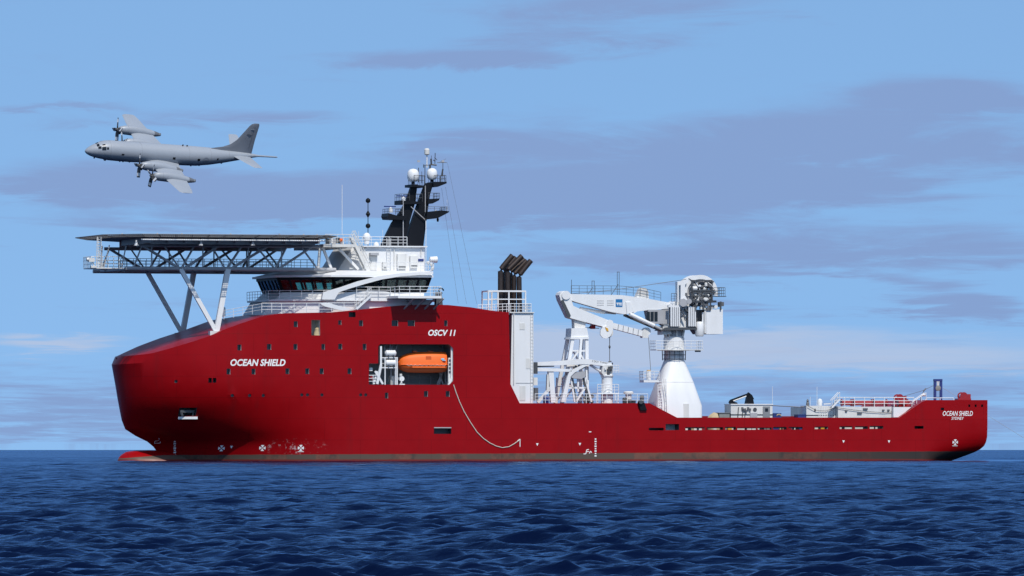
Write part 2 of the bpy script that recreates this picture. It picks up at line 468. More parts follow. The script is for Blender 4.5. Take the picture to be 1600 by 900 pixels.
    # body colour of deep water under a reflecting skin; unresolved ripples keep the skin from mirroring fully at grazing angles
    df = N_.new('ShaderNodeBsdfDiffuse'); df.inputs[0].default_value = (0.0006, 0.0027, 0.0175, 1)
    gl = N_.new('ShaderNodeBsdfGlossy'); gl.inputs['Roughness'].default_value = 0.14; gl.inputs[0].default_value = (0.47, 0.70, 1, 1)
    fr = N_.new('ShaderNodeFresnel'); fr.inputs[0].default_value = 1.333
    for n in (gl, fr): L_.new(b1.outputs[0], n.inputs['Normal'])
    sq = N_.new('ShaderNodeMath'); sq.operation = 'POWER'; L_.new(fr.outputs[0], sq.inputs[0]); sq.inputs[1].default_value = 1.0
    mr = N_.new('ShaderNodeMath'); mr.operation = 'MULTIPLY'; L_.new(sq.outputs[0], mr.inputs[0]); mr.inputs[1].default_value = 0.8
    mx = N_.new('ShaderNodeMixShader'); L_.new(mr.outputs[0], mx.inputs[0]); L_.new(df.outputs[0], mx.inputs[1]); L_.new(gl.outputs[0], mx.inputs[2])
    mo = N_.new('ShaderNodeOutputMaterial'); L_.new(mx.outputs[0], mo.inputs[0])
    me.materials.append(m)
    o = bpy.data.objects.new('sea', me); COL.objects.link(o)
    tag(o, kind='structure')
build_sea()

# ------------------------------------------------------------------ the ship: hull
ship = thing('offshore_support_ship', 'large red hulled offshore support ship with white superstructure and bow helideck', 'ship', (0, 0, 0))

def interp(pts):
    xs = np.array([p[0] for p in pts]); ys = np.array([p[1] for p in pts])
    return lambda x: float(np.interp(x, xs, ys))
def line(pts):
    """(column, row, transverse) -> height as a function of ship x"""
    q = [P(*p) for p in pts]
    return interp([(a.x, a.z) for a in q])
NEAR = -11.0
z_top = line([(181, 562, 0), (200, 556.5, -5), (241, 552, -7.5), (275, 542, -8.5), (331, 524, -9.5), (345, 517, -9.8), (380, 504, -10.4), (408, 495, -10.8)] +
             [(a, b, NEAR) for a, b in [(440, 489.5), (520, 488), (560, 484), (620, 477.5), (660, 476), (700, 476.5), (735, 480), (770, 485.5), (795, 488), (797.5, 600), (812, 630), (1015, 630), (1058, 652.5),
                                        (1405, 652.5), (1445, 625), (1560, 625)]])
y_top = interp([(P(a, 500, c).x, -c) for a, c in [(181, 0), (190, -3.4), (200, -5), (241, -7.5), (275, -8.5), (331, -9.5), (345, -9.8), (380, -10.4), (408, -10.8), (440, -11), (1560, -11)]])
z_k1 = line([(176, 570, 0), (200, 568.5, -6), (260, 565, -9), (355, 559, -10.8), (500, 548, -11), (1560, 545, -11)])
z_crown = line([(182, 559, 0), (192, 552, 0), (216, 541, 0), (248, 529, 0), (282, 518, 0), (330, 500.5, 0), (400, 490, 0)])
X_CROWN_END = X(400, 0)
stem_pts = [P(a, b, 0) for a, b in [(270, 760), (258, 721), (247, 708), (243, 702), (236, 693.5), (225, 686.5), (212.5, 681), (200, 675.5), (194, 668), (190.5, 657), (181.5, 599.5), (176, 570)]]
stem_x = interp([(p.z, p.x) for p in stem_pts])
X_MID = X(610, NEAR); X_STERN = X(1440, NEAR); X_END = X(1543, NEAR)
FR = [-3.0, 0, .05, .10, .15, .2, .26, .33, .42, .52, .64, .78, 1.0]       # first is metres, the others parts of the knuckle height
def hull_rows():
    rows = []
    nb = 34
    for i in range(nb):
        w = (i / (nb - 1)) ** 1.6
        row = []
        for f in FR:
            sx = stem_x(-3 if f < 0 else f * 12.0)
            lx = sx + (X_MID - sx) * w
            zk = z_k1(lx) if i else z_k1(stem_x(12.0))
            z = f if f < 0 else f * zk
            ff = max(0, f)
            yk = 11 * (1 - max(0, 1 - w / .62) ** 2.5) ** .55
            yw = 11 * (1 - (1 - w) ** 2.5)
            g = min(1, max(0, (ff - .10) / .62)); g = g * g * (3 - 2 * g) * .93 + .07 * ff
            row.append((lx, yw + (yk - yw) * g, z))
        lx = X(181, 0) + (X_MID - X(181, 0)) * w
        row.append((lx, 0 if i == 0 else min(y_top(lx), row[-1][1] + .001), z_top(lx)))
        row.append((lx, 0, z_crown(lx) if lx < X_CROWN_END and i else max(z_top(lx) + (0.05 if i == 0 else 0), z_crown(lx) if lx < X_CROWN_END else 0)))
        rows.append(row)
    mids = [630, 660, 700, 735, 770, 795, 797.5, 804, 812, 900, 1015, 1058, 1150, 1250, 1340, 1405]
    for px in mids:
        lx = X(px, NEAR); zt = z_top(lx); zk = min(z_k1(lx), zt - .6)
        row = [(lx, 11, f if f < 0 else f * zk) for f in FR]
        row += [(lx, 11, zt), (lx, 0, zt)]
        rows.append(row)
    ns = 14
    end_x = interp([(-3, X(1455, NEAR)), (-.1, X(1497, NEAR)), (.25, X(1506, NEAR)), (1.0, X(1527, NEAR)), (1.5, X(1537, NEAR)), (2.0, X(1541.5, NEAR)), (2.8, X_END), (20, X_END)])
    tuck = interp([(-3, 5.5), (0, 2.9), (.6, 1.9), (1.2, 1.1), (2, .45), (3, .12), (4.2, 0), (20, 0)])
    for i in range(ns):
        v = i / (ns - 1); row = []
        for f in FR:
            zt = z_top(X_STERN + v * (X_END - X_STERN)); zk = min(z_k1(0), zt - .6)
            z = f if f < 0 else f * zk
            lx = X_STERN + (end_x(z) - X_STERN) * v
            row.append((lx, 11 - tuck(z) * v ** 1.5, z))
        lx = X_STERN + (X_END - X_STERN) * v
        row += [(lx, 11, z_top(lx)), (lx, 0, z_top(lx))]
        rows.append(row)
    return rows

def make_hull():
    rows = hull_rows(); n = len(rows[0]); vs, fs = [], []
    for r in rows:
        vs += [(x, -y, z) for x, y, z in r] + [(x, y, z) for x, y, z in r] + [(r[0][0], 0, r[0][2])]
    w = 2 * n + 1
    for i in range(len(rows) - 1):
        a, b = i * w, (i + 1) * w
        for j in range(n - 1):
            fs.append((a + j, b + j, b + j + 1, a + j + 1)); fs.append((a + n + j, a + n + j + 1, b + n + j + 1, b + n + j))
        fs.append((a + 2 * n, b + 2 * n, b, a)); fs.append((a + n, b + n, b + 2 * n, a + 2 * n))
    a = (len(rows) - 1) * w
    fs.append(tuple([a + 2 * n] + [a + j for j in range(n)] + [a + n + j for j in range(n - 2, -1, -1)]))
    me = bpy.data.meshes.new('hull'); me.from_pydata(vs, [], fs)
    bm = bmesh.new(); bm.from_mesh(me)
    bmesh.ops.remove_doubles(bm, verts=bm.verts, dist=0.002)
    bmesh.ops.dissolve_degenerate(bm, dist=0.001, edges=bm.edges)
    be = [e for e in bm.edges if e.is_boundary]
    if be: bmesh.ops.holes_fill(bm, edges=be, sides=0)
    bmesh.ops.recalc_face_normals(bm, faces=bm.faces)
    bm.to_mesh(me)
    bvh = BVHTree.FromBMesh(bm)
    bm.free()
    return me, bvh
hull_me, HULL = make_hull()

def on_hull(px, py, off=0.0):
    """The place on the port side shell that shows at a column and row."""
    p0 = Vector((0, 0, CAM_H)); d = Vector(((px - 800) / F, 1, (LEVEL - py) / F))
    to = lambda v: Vector(((v.x) * CY + (v.y - DIST) * SY, -(v.x) * SY + (v.y - DIST) * CY, v.z))
    o = to(p0); dl = Vector((d.x * CY + d.y * SY, -d.x * SY + d.y * CY, d.z)).normalized()
    h, n, i, t = HULL.ray_cast(o, dl)
    if h is None: h = P(px, py, NEAR)
    return Vector((h.x, h.y - off, h.z))
def shell_y(lx, z):
    h, n, i, t = HULL.ray_cast(Vector((lx, -40, z)), Vector((0, 1, 0)))
    return h.y if h is not None else NEAR

# openings cut into the shell
cut = MB(); cut_mat = []
def cutbox(x0, x1, y0, y1, z0, z1, m):
    n0 = len(cut.f); cut.box(x0, x1, y0, y1, z0, z1); cut_mat.extend([m] * (len(cut.f) - n0))
WINDOWS = [(462, 506.5, 6, 9), (531, 504, 5, 7), (564, 505, 6, 9), (617, 505, 10, 9), (642.5, 505, 11, 9), (696.5, 505, 5, 9),
           (420.5, 542, 6.5, 9), (461.5, 542, 6, 9), (505, 542, 5.5, 9), (531.5, 541.5, 6, 8.5), (569.5, 542, 5.5, 9.5), (374, 543, 6, 9),
           (449, 580, 6, 9), (480, 580, 6, 9), (502.5, 580, 6, 9), (546, 580, 6, 9), (396, 580.5, 6, 9), (357, 580.5, 6, 9),
           (604, 618, 5, 9), (665.5, 615.5, 6, 9), (699.5, 615.5, 6, 9)]
panes = []
for px, py, w, h in WINDOWS:
    a = on_hull(px - w / 2, py + h / 2); b = on_hull(px + w / 2, py - h / 2)
    ys = max(shell_y(x_, z_) for x_ in (a.x, b.x) for z_ in (a.z, b.z))
    cutbox(a.x, b.x, min(a.y, b.y) - 1.5, ys + 0.42, a.z, b.z, 2)
    panes.append((a.x, b.x, ys + 0.42, a.z, b.z))
ROUND = [(411.5, 618), (471.5, 617), (480.5, 617), (503, 617), (563.5, 617), (571.5, 617), (363, 618), (390, 618), (275, 596)]
# deep openings: side opening, anchor pocket, freeing ports, scuppers
DEEP = [(486.5, 500, 500, 524, 2.2, 2), (545, 555.5, 487.6, 495.5, 1.0, 3), (278, 308, 637, 650, 1.4, 3), (678, 705, 669.5, 678, 1.2, 3), (325.5, 331, 590.5, 598, .8, 3), (332.5, 338, 590.5, 598, .8, 3)]
for x0, x1, y0, y1, dep, m in DEEP:
    a = on_hull(x0, y1); b = on_hull(x1, y0)
    ys = max(shell_y(x_, z_) for x_ in (a.x, b.x) for z_ in (a.z, b.z))
    cutbox(a.x, b.x, min(a.y, b.y) - 2.5, ys + dep, a.z, b.z, m)
# lifeboat bay: an L shaped opening
bay_a, bay_b = P(591, 601, NEAR), P(708, 538, NEAR)
low_a, low_b = P(576.5, 601, NEAR), P(591, 568, NEAR)
n0 = len(cut.f)
prof = [(low_a.x, low_a.z), (bay_b.x - .5, low_a.z), (bay_b.x, low_a.z + .5), (bay_b.x, bay_b.z - .5), (bay_b.x - .5, bay_b.z), (bay_a.x + .25, bay_b.z), (bay_a.x, bay_b.z - .3), (bay_a.x, low_b.z), (low_a.x, low_b.z)]
cut.loft([[(x, -12.5, z) for x, z in prof], [(x, -5.6, z) for x, z in prof]]); cut_mat += [1] * (len(cut.f) - n0)
BAY_FLOOR = low_a.z
# working deck well behind the bulwarks
DECK_Z = Zp(1250, 680, NEAR)
x0, x1 = X(1066, NEAR), X(1399, NEAR)
cutbox(x0, x1, -10.7, 10.7, DECK_Z, 30, 4)
# slots in the bulwark
SLOTS = [(1014, 1037, 668.5, 672.5), (1040, 1061, 662.5, 672), (1071, 1101, 667.5, 672), (1104, 1130, 667.5, 671.5), (1133, 1150, 667, 671.5), (1152, 1182, 668, 671.5), (1184, 1206, 668, 671.2),
         (1208, 1229, 667, 671.2), (1232, 1254, 667, 671.2), (1273, 1294, 666.5, 670.5), (1312, 1332, 666, 670.2), (1336, 1356, 666, 670.2), (1359, 1380, 665.5, 670), (1429, 1443, 665.5, 670)]
for a_, b_, c_, d_ in SLOTS:
    p, q = P(a_, d_, NEAR), P(b_, c_, NEAR)
    cutbox(p.x, q.x, -12, -10.4 if 1066 < a_ < 1390 else -9.0, p.z, q.z, 3)
for a_, c_, w_ in ((1513, 632, 3), (1523, 632, 3), (1533, 632, 3), (1470, 637, 5)):
    p, q = P(a_, c_ + 4, NEAR), P(a_ + w_, c_, NEAR); cutbox(p.x, q.x, -12, -10.5, p.z, q.z, 3)

def boolean_hull():
    for m in ('hull_paint', 'recess_grey', 'white_dirty', 'dark_steel', 'deck_grey'): hull_me.materials.append(MATS[m])
    h = bpy.data.objects.new('hull', hull_me); COL.objects.link(h)
    cm = bpy.data.meshes.new('cutter'); cm.from_pydata(cut.v, [], cut.f)
    for m in ('hull_paint', 'recess_grey', 'white_dirty', 'dark_steel', 'deck_grey'): cm.materials.append(MATS[m])
    for p, i in zip(cm.polygons, cut_mat): p.material_index = i
    extra = MB()
    bm = bmesh.new(); bm.from_mesh(cm); 
    for px, py in ROUND:                       # round ports
        c = on_hull(px, py); r = 0.20
        t = MB().lathe([(r, -1.0), (r, .22)], (c.x, c.y, c.z), 'y', 14)
        vv = [bm.verts.new(v) for v in t.v]
        for f in t.f:
            ff = bm.faces.new([vv[i] for i in f]); ff.material_index = 3
    bmesh.ops.recalc_face_normals(bm, faces=bm.faces); bm.to_mesh(cm); bm.free()
    c = bpy.data.objects.new('cutter', cm); COL.objects.link(c)
    md = h.modifiers.new('openings', 'BOOLEAN'); md.operation = 'DIFFERENCE'; md.solver = 'EXACT'; md.object = c; md.material_mode = 'TRANSFER'; md.use_self = True
    dg = bpy.context.evaluated_depsgraph_get(); dg.update()
    me = bpy.data.meshes.new_from_object(h.evaluated_get(dg))
    h.modifiers.clear(); h.data = me; me.name = 'hull'
    bpy.data.objects.remove(c); bpy.data.meshes.remove(cm)
    me.shade_smooth(); me.set_sharp_from_angle(angle=R(22))
    h.parent = ship; BASE[h] = Vector((0, 0, 0))
    return h
hull = boolean_hull()
for x0, x1, y, z0, z1 in panes:
    MB().box(x0 + .01, x1 - .01, y - .06, y - .01, z0 + .01, z1 - .01).build('window', 'dark_glass', ship)
for px, py in ROUND[:-1]:
    c = on_hull(px, py)
    MB().lathe([(.19, .12), (.19, .18)], c, 'y', 12).build('porthole', 'dark_glass', ship)
# bulbous bow
rings = []
for px, w, zt, zb in [(183.5, .25, 0.0, -1.0), (186, .9, .45, -2), (190, 1.35, .78, -2.6), (197, 1.75, 1.12, -3), (212, 2.05, 1.3, -3.2), (232, 2.4, 1.36, -3.2), (255, 2.75, 1.3, -3.2), (280, 3.0, 1.15, -3.2), (305, 3.2, .95, -3.2), (335, 3.2, .6, -3.2), (360, 3.0, .1, -3.2)]:
    lx = X(px, 0); zc = (zt + zb) / 2; hh = (zt - zb) / 2
    rings.append([(lx, w * math.sin(t), zc + hh * math.cos(t)) for t in [2 * math.pi * k / 20 for k in range(20)]])
MB().loft(rings).build('bulbous_bow', 'hull_paint', ship)
# anchor in its pocket: white lower plate and dark flukes
a, b = on_hull(278, 655), on_hull(308, 651)
MB().hexa([(a.x, a.y - .25, a.z), (b.x, b.y - .25, a.z), (b.x, b.y + .9, a.z), (a.x, a.y + .9, a.z), (a.x, a.y - .25, b.z), (b.x, b.y - .25, b.z), (b.x, b.y + .9, b.z), (a.x, a.y + .9, b.z)]).build('anchor_pocket_plate', 'mark_white', ship)
c = on_hull(293, 646)
MB().beam((c.x - .9, c.y + .15, c.z + .25), (c.x + .9, c.y + .15, c.z + .25), .3, .3).beam((c.x - .8, c.y + .1, c.z + .2), (c.x - .65, c.y - .1, c.z - .3), .18, .2).beam((c.x + .8, c.y + .1, c.z + .2), (c.x + .65, c.y - .1, c.z - .3), .18, .2).tube([(c.x, c.y + .2, c.z + .2), (c.x, c.y + 1.2, c.z + .4)], .13).build('anchor', 'dark_steel', ship)
# freeing port lip, door outline
p, q = on_hull(678, 669), on_hull(705, 667.5)
MB().box(p.x, q.x, p.y - .08, p.y + .05, p.z, q.z).build('port_lip', 'grey_steel', ship)

# ------------------------------------------------------------------ markings on the shell
def marking(vs2, fs, px, py, name, parent, flat=False, scale=1.0):
    """Flat paint: 2-D outline (x aft, z up) about the place that shows at (px, py), laid on the shell."""
    c = on_hull(px, py); out = []
    for v in vs2:
        x_, z_ = c.x + v[0], c.z + v[1]
        out.append((x_, shell_y(x_, z_) - 0.015, z_))
    return MB().add(out, fs).build(name, 'mark_white', parent, smooth=False)
def split(vs, fs, step=0.35):
    """Cut the outline's faces finer so that lettering follows the curved shell."""
    bm = bmesh.new(); vv = [bm.verts.new((v[0], v[1], 0)) for v in vs]
    for f in fs:
        try: bm.faces.new([vv[i] for i in f])
        except ValueError: pass
    bmesh.ops.triangulate(bm, faces=bm.faces)
    o = [(v.co.x, v.co.y) for v in bm.verts]; bm.verts.index_update()
    f2 = [tuple(v.index for v in f.verts) for f in bm.faces]; bm.free(); return o, f2
def lettering(s, px0, px1, py, hpx, name='lettering', bold=0.03, shear=0.22):
    vs, fs = text_mesh(s, 1.0, shear, bold)
    xs = [v.x for v in vs]; ys = [v.y for v in vs]
    a, b = on_hull(px0, py), on_hull(px1, py)
    W = b.x - a.x; H = hpx * 0.0805
    kx, ky = W / (max(xs) - min(xs)), H / (max(ys) - min(ys))
    mx, my = (max(xs) + min(xs)) / 2, (max(ys) + min(ys)) / 2
    v2, f2 = split([((v.x - mx) * kx, (v.y - my) * ky) for v in vs], fs)
    c = on_hull((px0 + px1) / 2, py); mid = (a.x + b.x) / 2
    out = [(mid + x_, shell_y(mid + x_, c.z + z_) - .02, c.z + z_) for x_, z_ in v2]
    return MB().add(out, f2).build(name, 'mark_white', ship, smooth=False)
lettering('OCEAN SHIELD', 360, 446, 566.5, 10.5, 'ship_name')
lettering('OSCV 11', 669, 712, 520, 9.5, 'hull_lettering')
lettering('OCEAN SHIELD', 1473, 1520, 646, 7.5, 'ship_name', .012)
lettering('SYDNEY', 1486.5, 1506, 653.6, 4.6, 'home_port', .008)

def cross(px, py, r, bar=False):
    vs, fs = [], []
    for k in range(4):
        t = k * math.pi / 2; n = len(vs)
        for u, w in ((.10, 0), (.95, .55), (1.0, .2), (1.0, -.2), (.95, -.55)):
            u2, w2 = u * r, w * r
            vs.append((u2 * math.cos(t) - w2 * math.sin(t), u2 * math.sin(t) + w2 * math.cos(t)))
        fs.append(tuple(range(n, n + 5)))
    if bar:
        n = len(vs); vs += [(-r, -1.35 * r), (r, -1.35 * r), (r, -1.15 * r), (-r, -1.15 * r)]; fs.append((n, n + 1, n + 2, n + 3))
    marking(vs, fs, px, py, 'thruster_mark', ship)
cross(346, 700.5, .36); cross(410, 700, .36); cross(470, 700, .36, True); cross(1492.5, 691, .36, True)
for px, py in ((361.5, 698.5), (839.5, 694.5), (906, 694), (1318, 690), (1389, 690)):
    marking([(-.16, .15), (.16, .15), (0, -.18)], [(0, 1, 2)], px, py, 'tug_mark', ship)
for px, py0, py1 in ((273, 690, 717), (930.5, 686, 716)):
    n = 8
    for k in range(n):
        w = .10 + .03 * (k % 2)
        marking([(-w, .08), (w, .08), (w, -.08), (-w, -.08)], [(0, 1, 2, 3)], px, py0 + k * (py1 - py0) / n, 'draught_mark', ship)
def strokes(px, py, segs, w, name):
    vs, fs = [], []
    for (a, b), (c, d) in segs:
        L = math.hypot(c - a, d - b); ox, oz = -(d - b) / L * w / 2, (c - a) / L * w / 2; i = len(vs)
        vs += [(a - ox, b - oz), (c - ox, d - oz), (c + ox, d + oz), (a + ox, b + oz)]; fs.append((i, i + 1, i + 2, i + 3))
    marking(vs, fs, px, py, name, ship)
strokes(246.5, 690, [((-.3, -.2), (.3, -.2)), ((-.3, -.2), (-.3, .05)), ((-.3, .05), (0, .1)), ((0, .1), (.05, .35)), ((.05, .35), (-.1, .4)), ((.3, -.2), (.25, .0))], .07, 'bulb_mark')
strokes(919, 706, [((-.3, -.25), (-.2, .25)), ((-.2, .25), (.1, .3)), ((-.25, 0), (.1, .05)), ((.15, -.2), (.3, .1)), ((.3, .1), (.45, -.1)), ((-.6, -.25), (-.3, -.25))], .09, 'load_line_mark')
strokes(922, 674.7, [((-.16, 0), (.16, 0))], .1, 'load_line_mark')
strokes(812.5, 693, [((0, .55), (0, -.4)), ((0, .55), (-.35, .3))], .08, 'pilot_mark')

# ------------------------------------------------------------------ superstructure
def outline(xf, xa, yc, ys, ch):
    return [(xf, -yc), (xf + ch, -ys), (xa, -ys), (xa, ys), (xf + ch, ys), (xf, yc)]
zA0 = Zp(480, 489, -10) - .8
zA1 = Zp(480, 470, -10)
zB1 = Zp(480, 455, -9.5)
zC1 = Zp(480, 432.5, -9.8)
zR1 = Zp(480, 422, -9)
xa_house = X(668, -9.5)
MB().prism(outline(X(374, 5.2), X(672, -9.8), 5.2, 9.8, 6.2), outline(X(391, 5.2), X(672, -9.8), 5.2, 9.8, 5.8), zA0, zA1).build('lower_deckhouse', 'white_paint', ship)
MB().prism(outline(X(386, 5.5), X(690, -10.2), 5.5, 10.3, 5.8), outline(X(386, 5.5), X(690, -10.2), 5.5, 10.3, 5.8), zA1, zA1 + .22).build('bridge_deck', 'white_paint', ship)
MB().prism(outline(X(398, 5.2), X(662, -9.6), 5.2, 9.5, 5.6), outline(X(411, 5), X(664, -9.6), 5, 9.3, 5.6), zA1 + .22, zB1).build('bridge_front', 'white_paint', ship)
# bridge: glazed all round
obot = outline(X(411, 5), X(664, -9.3), 5, 9.3, 5.6)
otop = outline(X(401.5, 5.2), X(672, -9.7), 5.2, 9.8, 5.8)
counts = [5, 9, 5, 9, 5, 6]
bridge = MB().prism([(x, y) for x, y in outline(X(413, 4.9), X(662, -9), 4.9, 9.0, 5.5)], [(x, y) for x, y in outline(X(413, 4.9), X(662, -9), 4.9, 9.0, 5.5)], zB1, zB1 + .1).build('bridge', 'dark_steel', ship)
def lerp(a, b, t): return a + (b - a) * t
for e in range(6):
    (ax, ay), (bx, by) = obot[e], obot[(e + 1) % 6]
    (cx, cy), (dx_, dy_) = otop[e], otop[(e + 1) % 6]
    n = counts[e]
    fr = MB()
    for k in range(n + 1):
        t = k / n
        fr.beam((lerp(ax, bx, t), lerp(ay, by, t), zB1), (lerp(cx, dx_, t), lerp(cy, dy_, t), zC1), .2 if k % n else .4, .22)
    fr.beam((ax, ay, zB1 + .08), (bx, by, zB1 + .08), .2, .3).beam((cx, cy, zC1 - .12), (dx_, dy_, zC1 - .12), .2, .4)
    fr.build('window_frame', 'black_paint', bridge)
    for k in range(n):
        t0, t1 = (k + .06) / n, (k + .94) / n
        q = []
        for t, h in ((t0, .1), (t1, .1), (t1, .86), (t0, .86)):
            q.append(Vector((lerp(lerp(ax, bx, t), lerp(cx, dx_, t), h), lerp(lerp(ay, by, t), lerp(cy, dy_, t), h), lerp(zB1, zC1, h))))
        nn = (q[1] - q[0]).cross(q[3] - q[0]).normalized() * .02
        MB().hexa([q[0] - nn, q[1] - nn, q[2] - nn, q[3] - nn, q[0] + nn, q[1] + nn, q[2] + nn, q[3] + nn]).build('pane', 'bridge_glass', bridge, smooth=False)
# inside the bridge: a dark core, consoles and chairs
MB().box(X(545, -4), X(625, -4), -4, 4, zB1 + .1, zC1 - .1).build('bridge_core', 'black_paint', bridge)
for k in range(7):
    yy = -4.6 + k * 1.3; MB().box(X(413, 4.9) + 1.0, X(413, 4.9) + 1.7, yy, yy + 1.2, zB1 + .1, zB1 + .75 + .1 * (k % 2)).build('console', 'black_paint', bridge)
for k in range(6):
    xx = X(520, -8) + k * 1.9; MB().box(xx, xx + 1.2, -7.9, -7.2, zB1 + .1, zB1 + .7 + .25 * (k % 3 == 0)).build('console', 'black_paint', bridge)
# roof of the bridge
oe = outline(X(394, 5.7), X(677, -10.4), 5.7, 10.4, 5.9)
MB().prism(oe, oe, zC1, zC1 + .25).build('bridge_eave', 'white_paint', ship)
MB().prism(outline(X(396, 5.6), X(676, -10.2), 5.6, 10.2, 5.8), outline(X(428, 4.2), X(672, -8.6), 4.2, 8.6, 5.2), zC1 + .25, zR1).build('bridge_roof', 'white_paint', ship)
# sweeping white wing brace at the side
MB().side([(505, 457), (518, 453), (532, 449), (560, 439.5), (590, 432), (620, 427.6), (650, 425.5), (677, 424), (677, 428.5), (650, 430), (625, 432), (597, 436.5), (571, 443.5), (546, 451), (529, 457), (523, 468), (503, 468)], -10.9, -10.3).build('wing_brace', 'white_paint', ship)
MB().side([(523, 461), (545, 456.5), (575, 454), (600, 455), (640, 461.5), (640, 469), (523, 469)], -10.25, -9.7).build('wing_fairing', 'white_paint', ship)
# bridge wing platform and its rails
zw = Zp(650, 462.5, -12)
MB().prism([(X(622, -13.1), -13.1), (X(690, -13.1), -13.1), (X(690, -13.1), -9.4), (X(600, -9.6), -9.6)], [(X(622, -13.1), -13.1), (X(690, -13.1), -13.1), (X(690, -13.1), -9.4), (X(600, -9.6), -9.6)], zw - .3, zw).build('bridge_wing', 'white_paint', ship)
MB().rail([(X(557, -10.6), -10.6, zw - .05), (X(610, -10.6), -10.6, zw - .05), (X(624, -13), -13, zw), (X(689, -13), -13, zw), (X(689, -13), -9.5, zw)], 1.15, 3, 1.3, .04).build('railing', 'white_paint', ship)
for px in (628, 645, 660, 674):
    MB().beam((X(px, -10), -10.9, zA1 - 1.0), (X(px + 10, -10), -12.7, zw - .3), .16).build('wing_bracket', 'grey_steel', ship)
MB().side([(633, 466), (668, 466), (655, 477), (645, 477)], -10.6, -10.2).build('wing_gusset', 'grey_steel', ship)
# railings of the lower decks
zh = z_top(X(480, NEAR))
MB().rail([(X(409, -10.7), -10.7, zh), (X(440, -10.9), -10.9, zh), (X(557, -10.8), -10.8, zh + .1)], 1.15, 3, 1.5, .045).build('railing', 'white_paint', ship)
MB().rail([(X(386, 5.4), 5.4, zA1 + .2), (X(386, 5.4), -5.4, zA1 + .2), (X(386, 5.4) + 5.8, -10.2, zA1 + .2), (X(558, -10.2), -10.2, zA1 + .2)], 1.1, 3, 1.4, .032).build('railing', 'white_paint', ship)
zf = z_crown(X(370, 0)) - .2
MB().rail([(X(352, 8), 8, zf + .3), (X(346, 0), 0, zf + .45), (X(350, -8), -8, zf - .3), (X(409, -10.6), -10.6, zh)], 1.1, 3, 1.2, .03).build('railing', 'white_paint', ship)
# stair between the decks, with white lattice side
st = MB()
a, b = P(557, 483, -10.9), P(580, 462, -10.9)
for dy in (0, .7):
    st.beam((a.x, a.y + dy, a.z), (b.x, b.y + dy, b.z), .08, .25)
for k in range(9):
    p = a.lerp(b, k / 8); st.box(p.x - .12, p.x + .12, p.y, p.y + .7, p.z - .02, p.z + .02)
for dy in (0, .7):
    st.tube([(a.x, a.y + dy, a.z + 1), (b.x, b.y + dy, b.z + 1)], .04); st.tube([(a.x, a.y + dy, a.z + .5), (b.x, b.y + dy, b.z + .5)], .03)
    for k in range(5):
        p = a.lerp(b, k / 4); st.tube([(p.x, p.y + dy, p.z), (p.x, p.y + dy, p.z + 1)], .035)
st.build('stair', 'white_paint', ship)
MB().side([(500, 474.5), (512, 473), (548, 483), (535, 485.5), (508, 479)], -10.9, -10.6).build('side_strut', 'white_paint', ship)
# upper deckhouse
zU0, zU1 = zR1 - .4, Zp(600, 386, -6)
xU0, xU1 = X(536, -6), X(664, -6)
MB().prism([(xU0 + 1.0, -6), (xU1, -6), (xU1, 6), (xU0 + 1.0, 6), (xU0 - .6, 4.5), (xU0 - .6, -4.5)], [(xU0 + 3, -6), (xU1, -6), (xU1, 6), (xU0 + 3, 6), (xU0 + 1.6, 4.5), (xU0 + 1.6, -4.5)], zU0, zU1).build('upper_deckhouse', 'white_paint', ship)
MB().prism([(xU0 + 2.5, -6.4), (xU1 + .2, -6.4), (xU1 + .2, 6.4), (xU0 + 2.5, 6.4)], [(xU0 + 2.5, -6.4), (xU1 + .2, -6.4), (xU1 + .2, 6.4), (xU0 + 2.5, 6.4)], zU1, zU1 + .15).build('monkey_island_deck', 'white_paint', ship)
MB().rail([(X(552, -6.2), -6.2, zU1 + .15), (X(636, -6.2), -6.2, zU1 + .15)], 1.1, 3, 1.2, .04).build('railing', 'white_paint', ship)
MB().rail([(X(552, -6.2), 6.2, zU1 + .15), (X(552, -6.2), -6.2, zU1 + .15)], 1.1, 3, 1.2, .03).build('railing', 'white_paint', ship)
MB().rail([(X(570, -8.8), -8.8, zR1), (X(675, -8.8), -8.8, zR1)], 1.05, 3, 1.4, .032).build('railing', 'white_paint', ship)
# door, trunking, cabinets and ladder on the house side
d = P(578, 423, -6.03); d2 = P(588.5, 400, -6.03)
dr = MB().box(d.x, d2.x, -6.09, -6.0, d.z + .1, d2.z).build('door', 'white_dirty', ship)
MB().box(d.x + .1, d.x + .18, -6.16, -6.09, d.z + 1.0, d.z + 1.2).build('handle', 'dark_steel', dr)
h = P(577, 399, -6.1); h2 = P(590, 395, -6.1)
MB().box(h.x, h2.x, -6.7, -6.0, h.z, h2.z).build('door_canopy', 'grey_steel', ship)
for (ax, ay), (bx, by) in (((620, 420), (634, 397)), ((640, 418), (652, 400)), ((597, 421), (604, 409))):
    p, q = P(ax, ay, -6.1), P(bx, by, -6.1)
    cb = MB().box(p.x, q.x, -6.45, -6.0, p.z, q.z).build('wall_cabinet', 'white_dirty', ship)
    MB().box(p.x + .12, q.x - .12, -6.49, -6.45, p.z + .15, p.z + .3).build('louvre', 'dark_steel', cb)
p, q = P(607.5, 423, -6.2), P(607.5, 372, -6.2)
MB().ladder(p, (p.x, p.y, q.z), (.25, 0, 0), .035, .35).build('ladder', 'white_paint', ship)
p, q = P(646, 408, -6.08), P(662, 404.5, -6.08)
MB().box(p.x, q.x, -6.1, -6.0, p.z, q.z).build('name_board', 'blue_paint', ship)
for px, py0, py1 in ((616, 423, 388), (658, 400, 388)):
    p, q = P(px, py0, -6.1), P(px, py1, -6.1); MB().tube([p, (p.x, p.y, q.z)], .06).build('vent_pipe', 'white_dirty', ship)
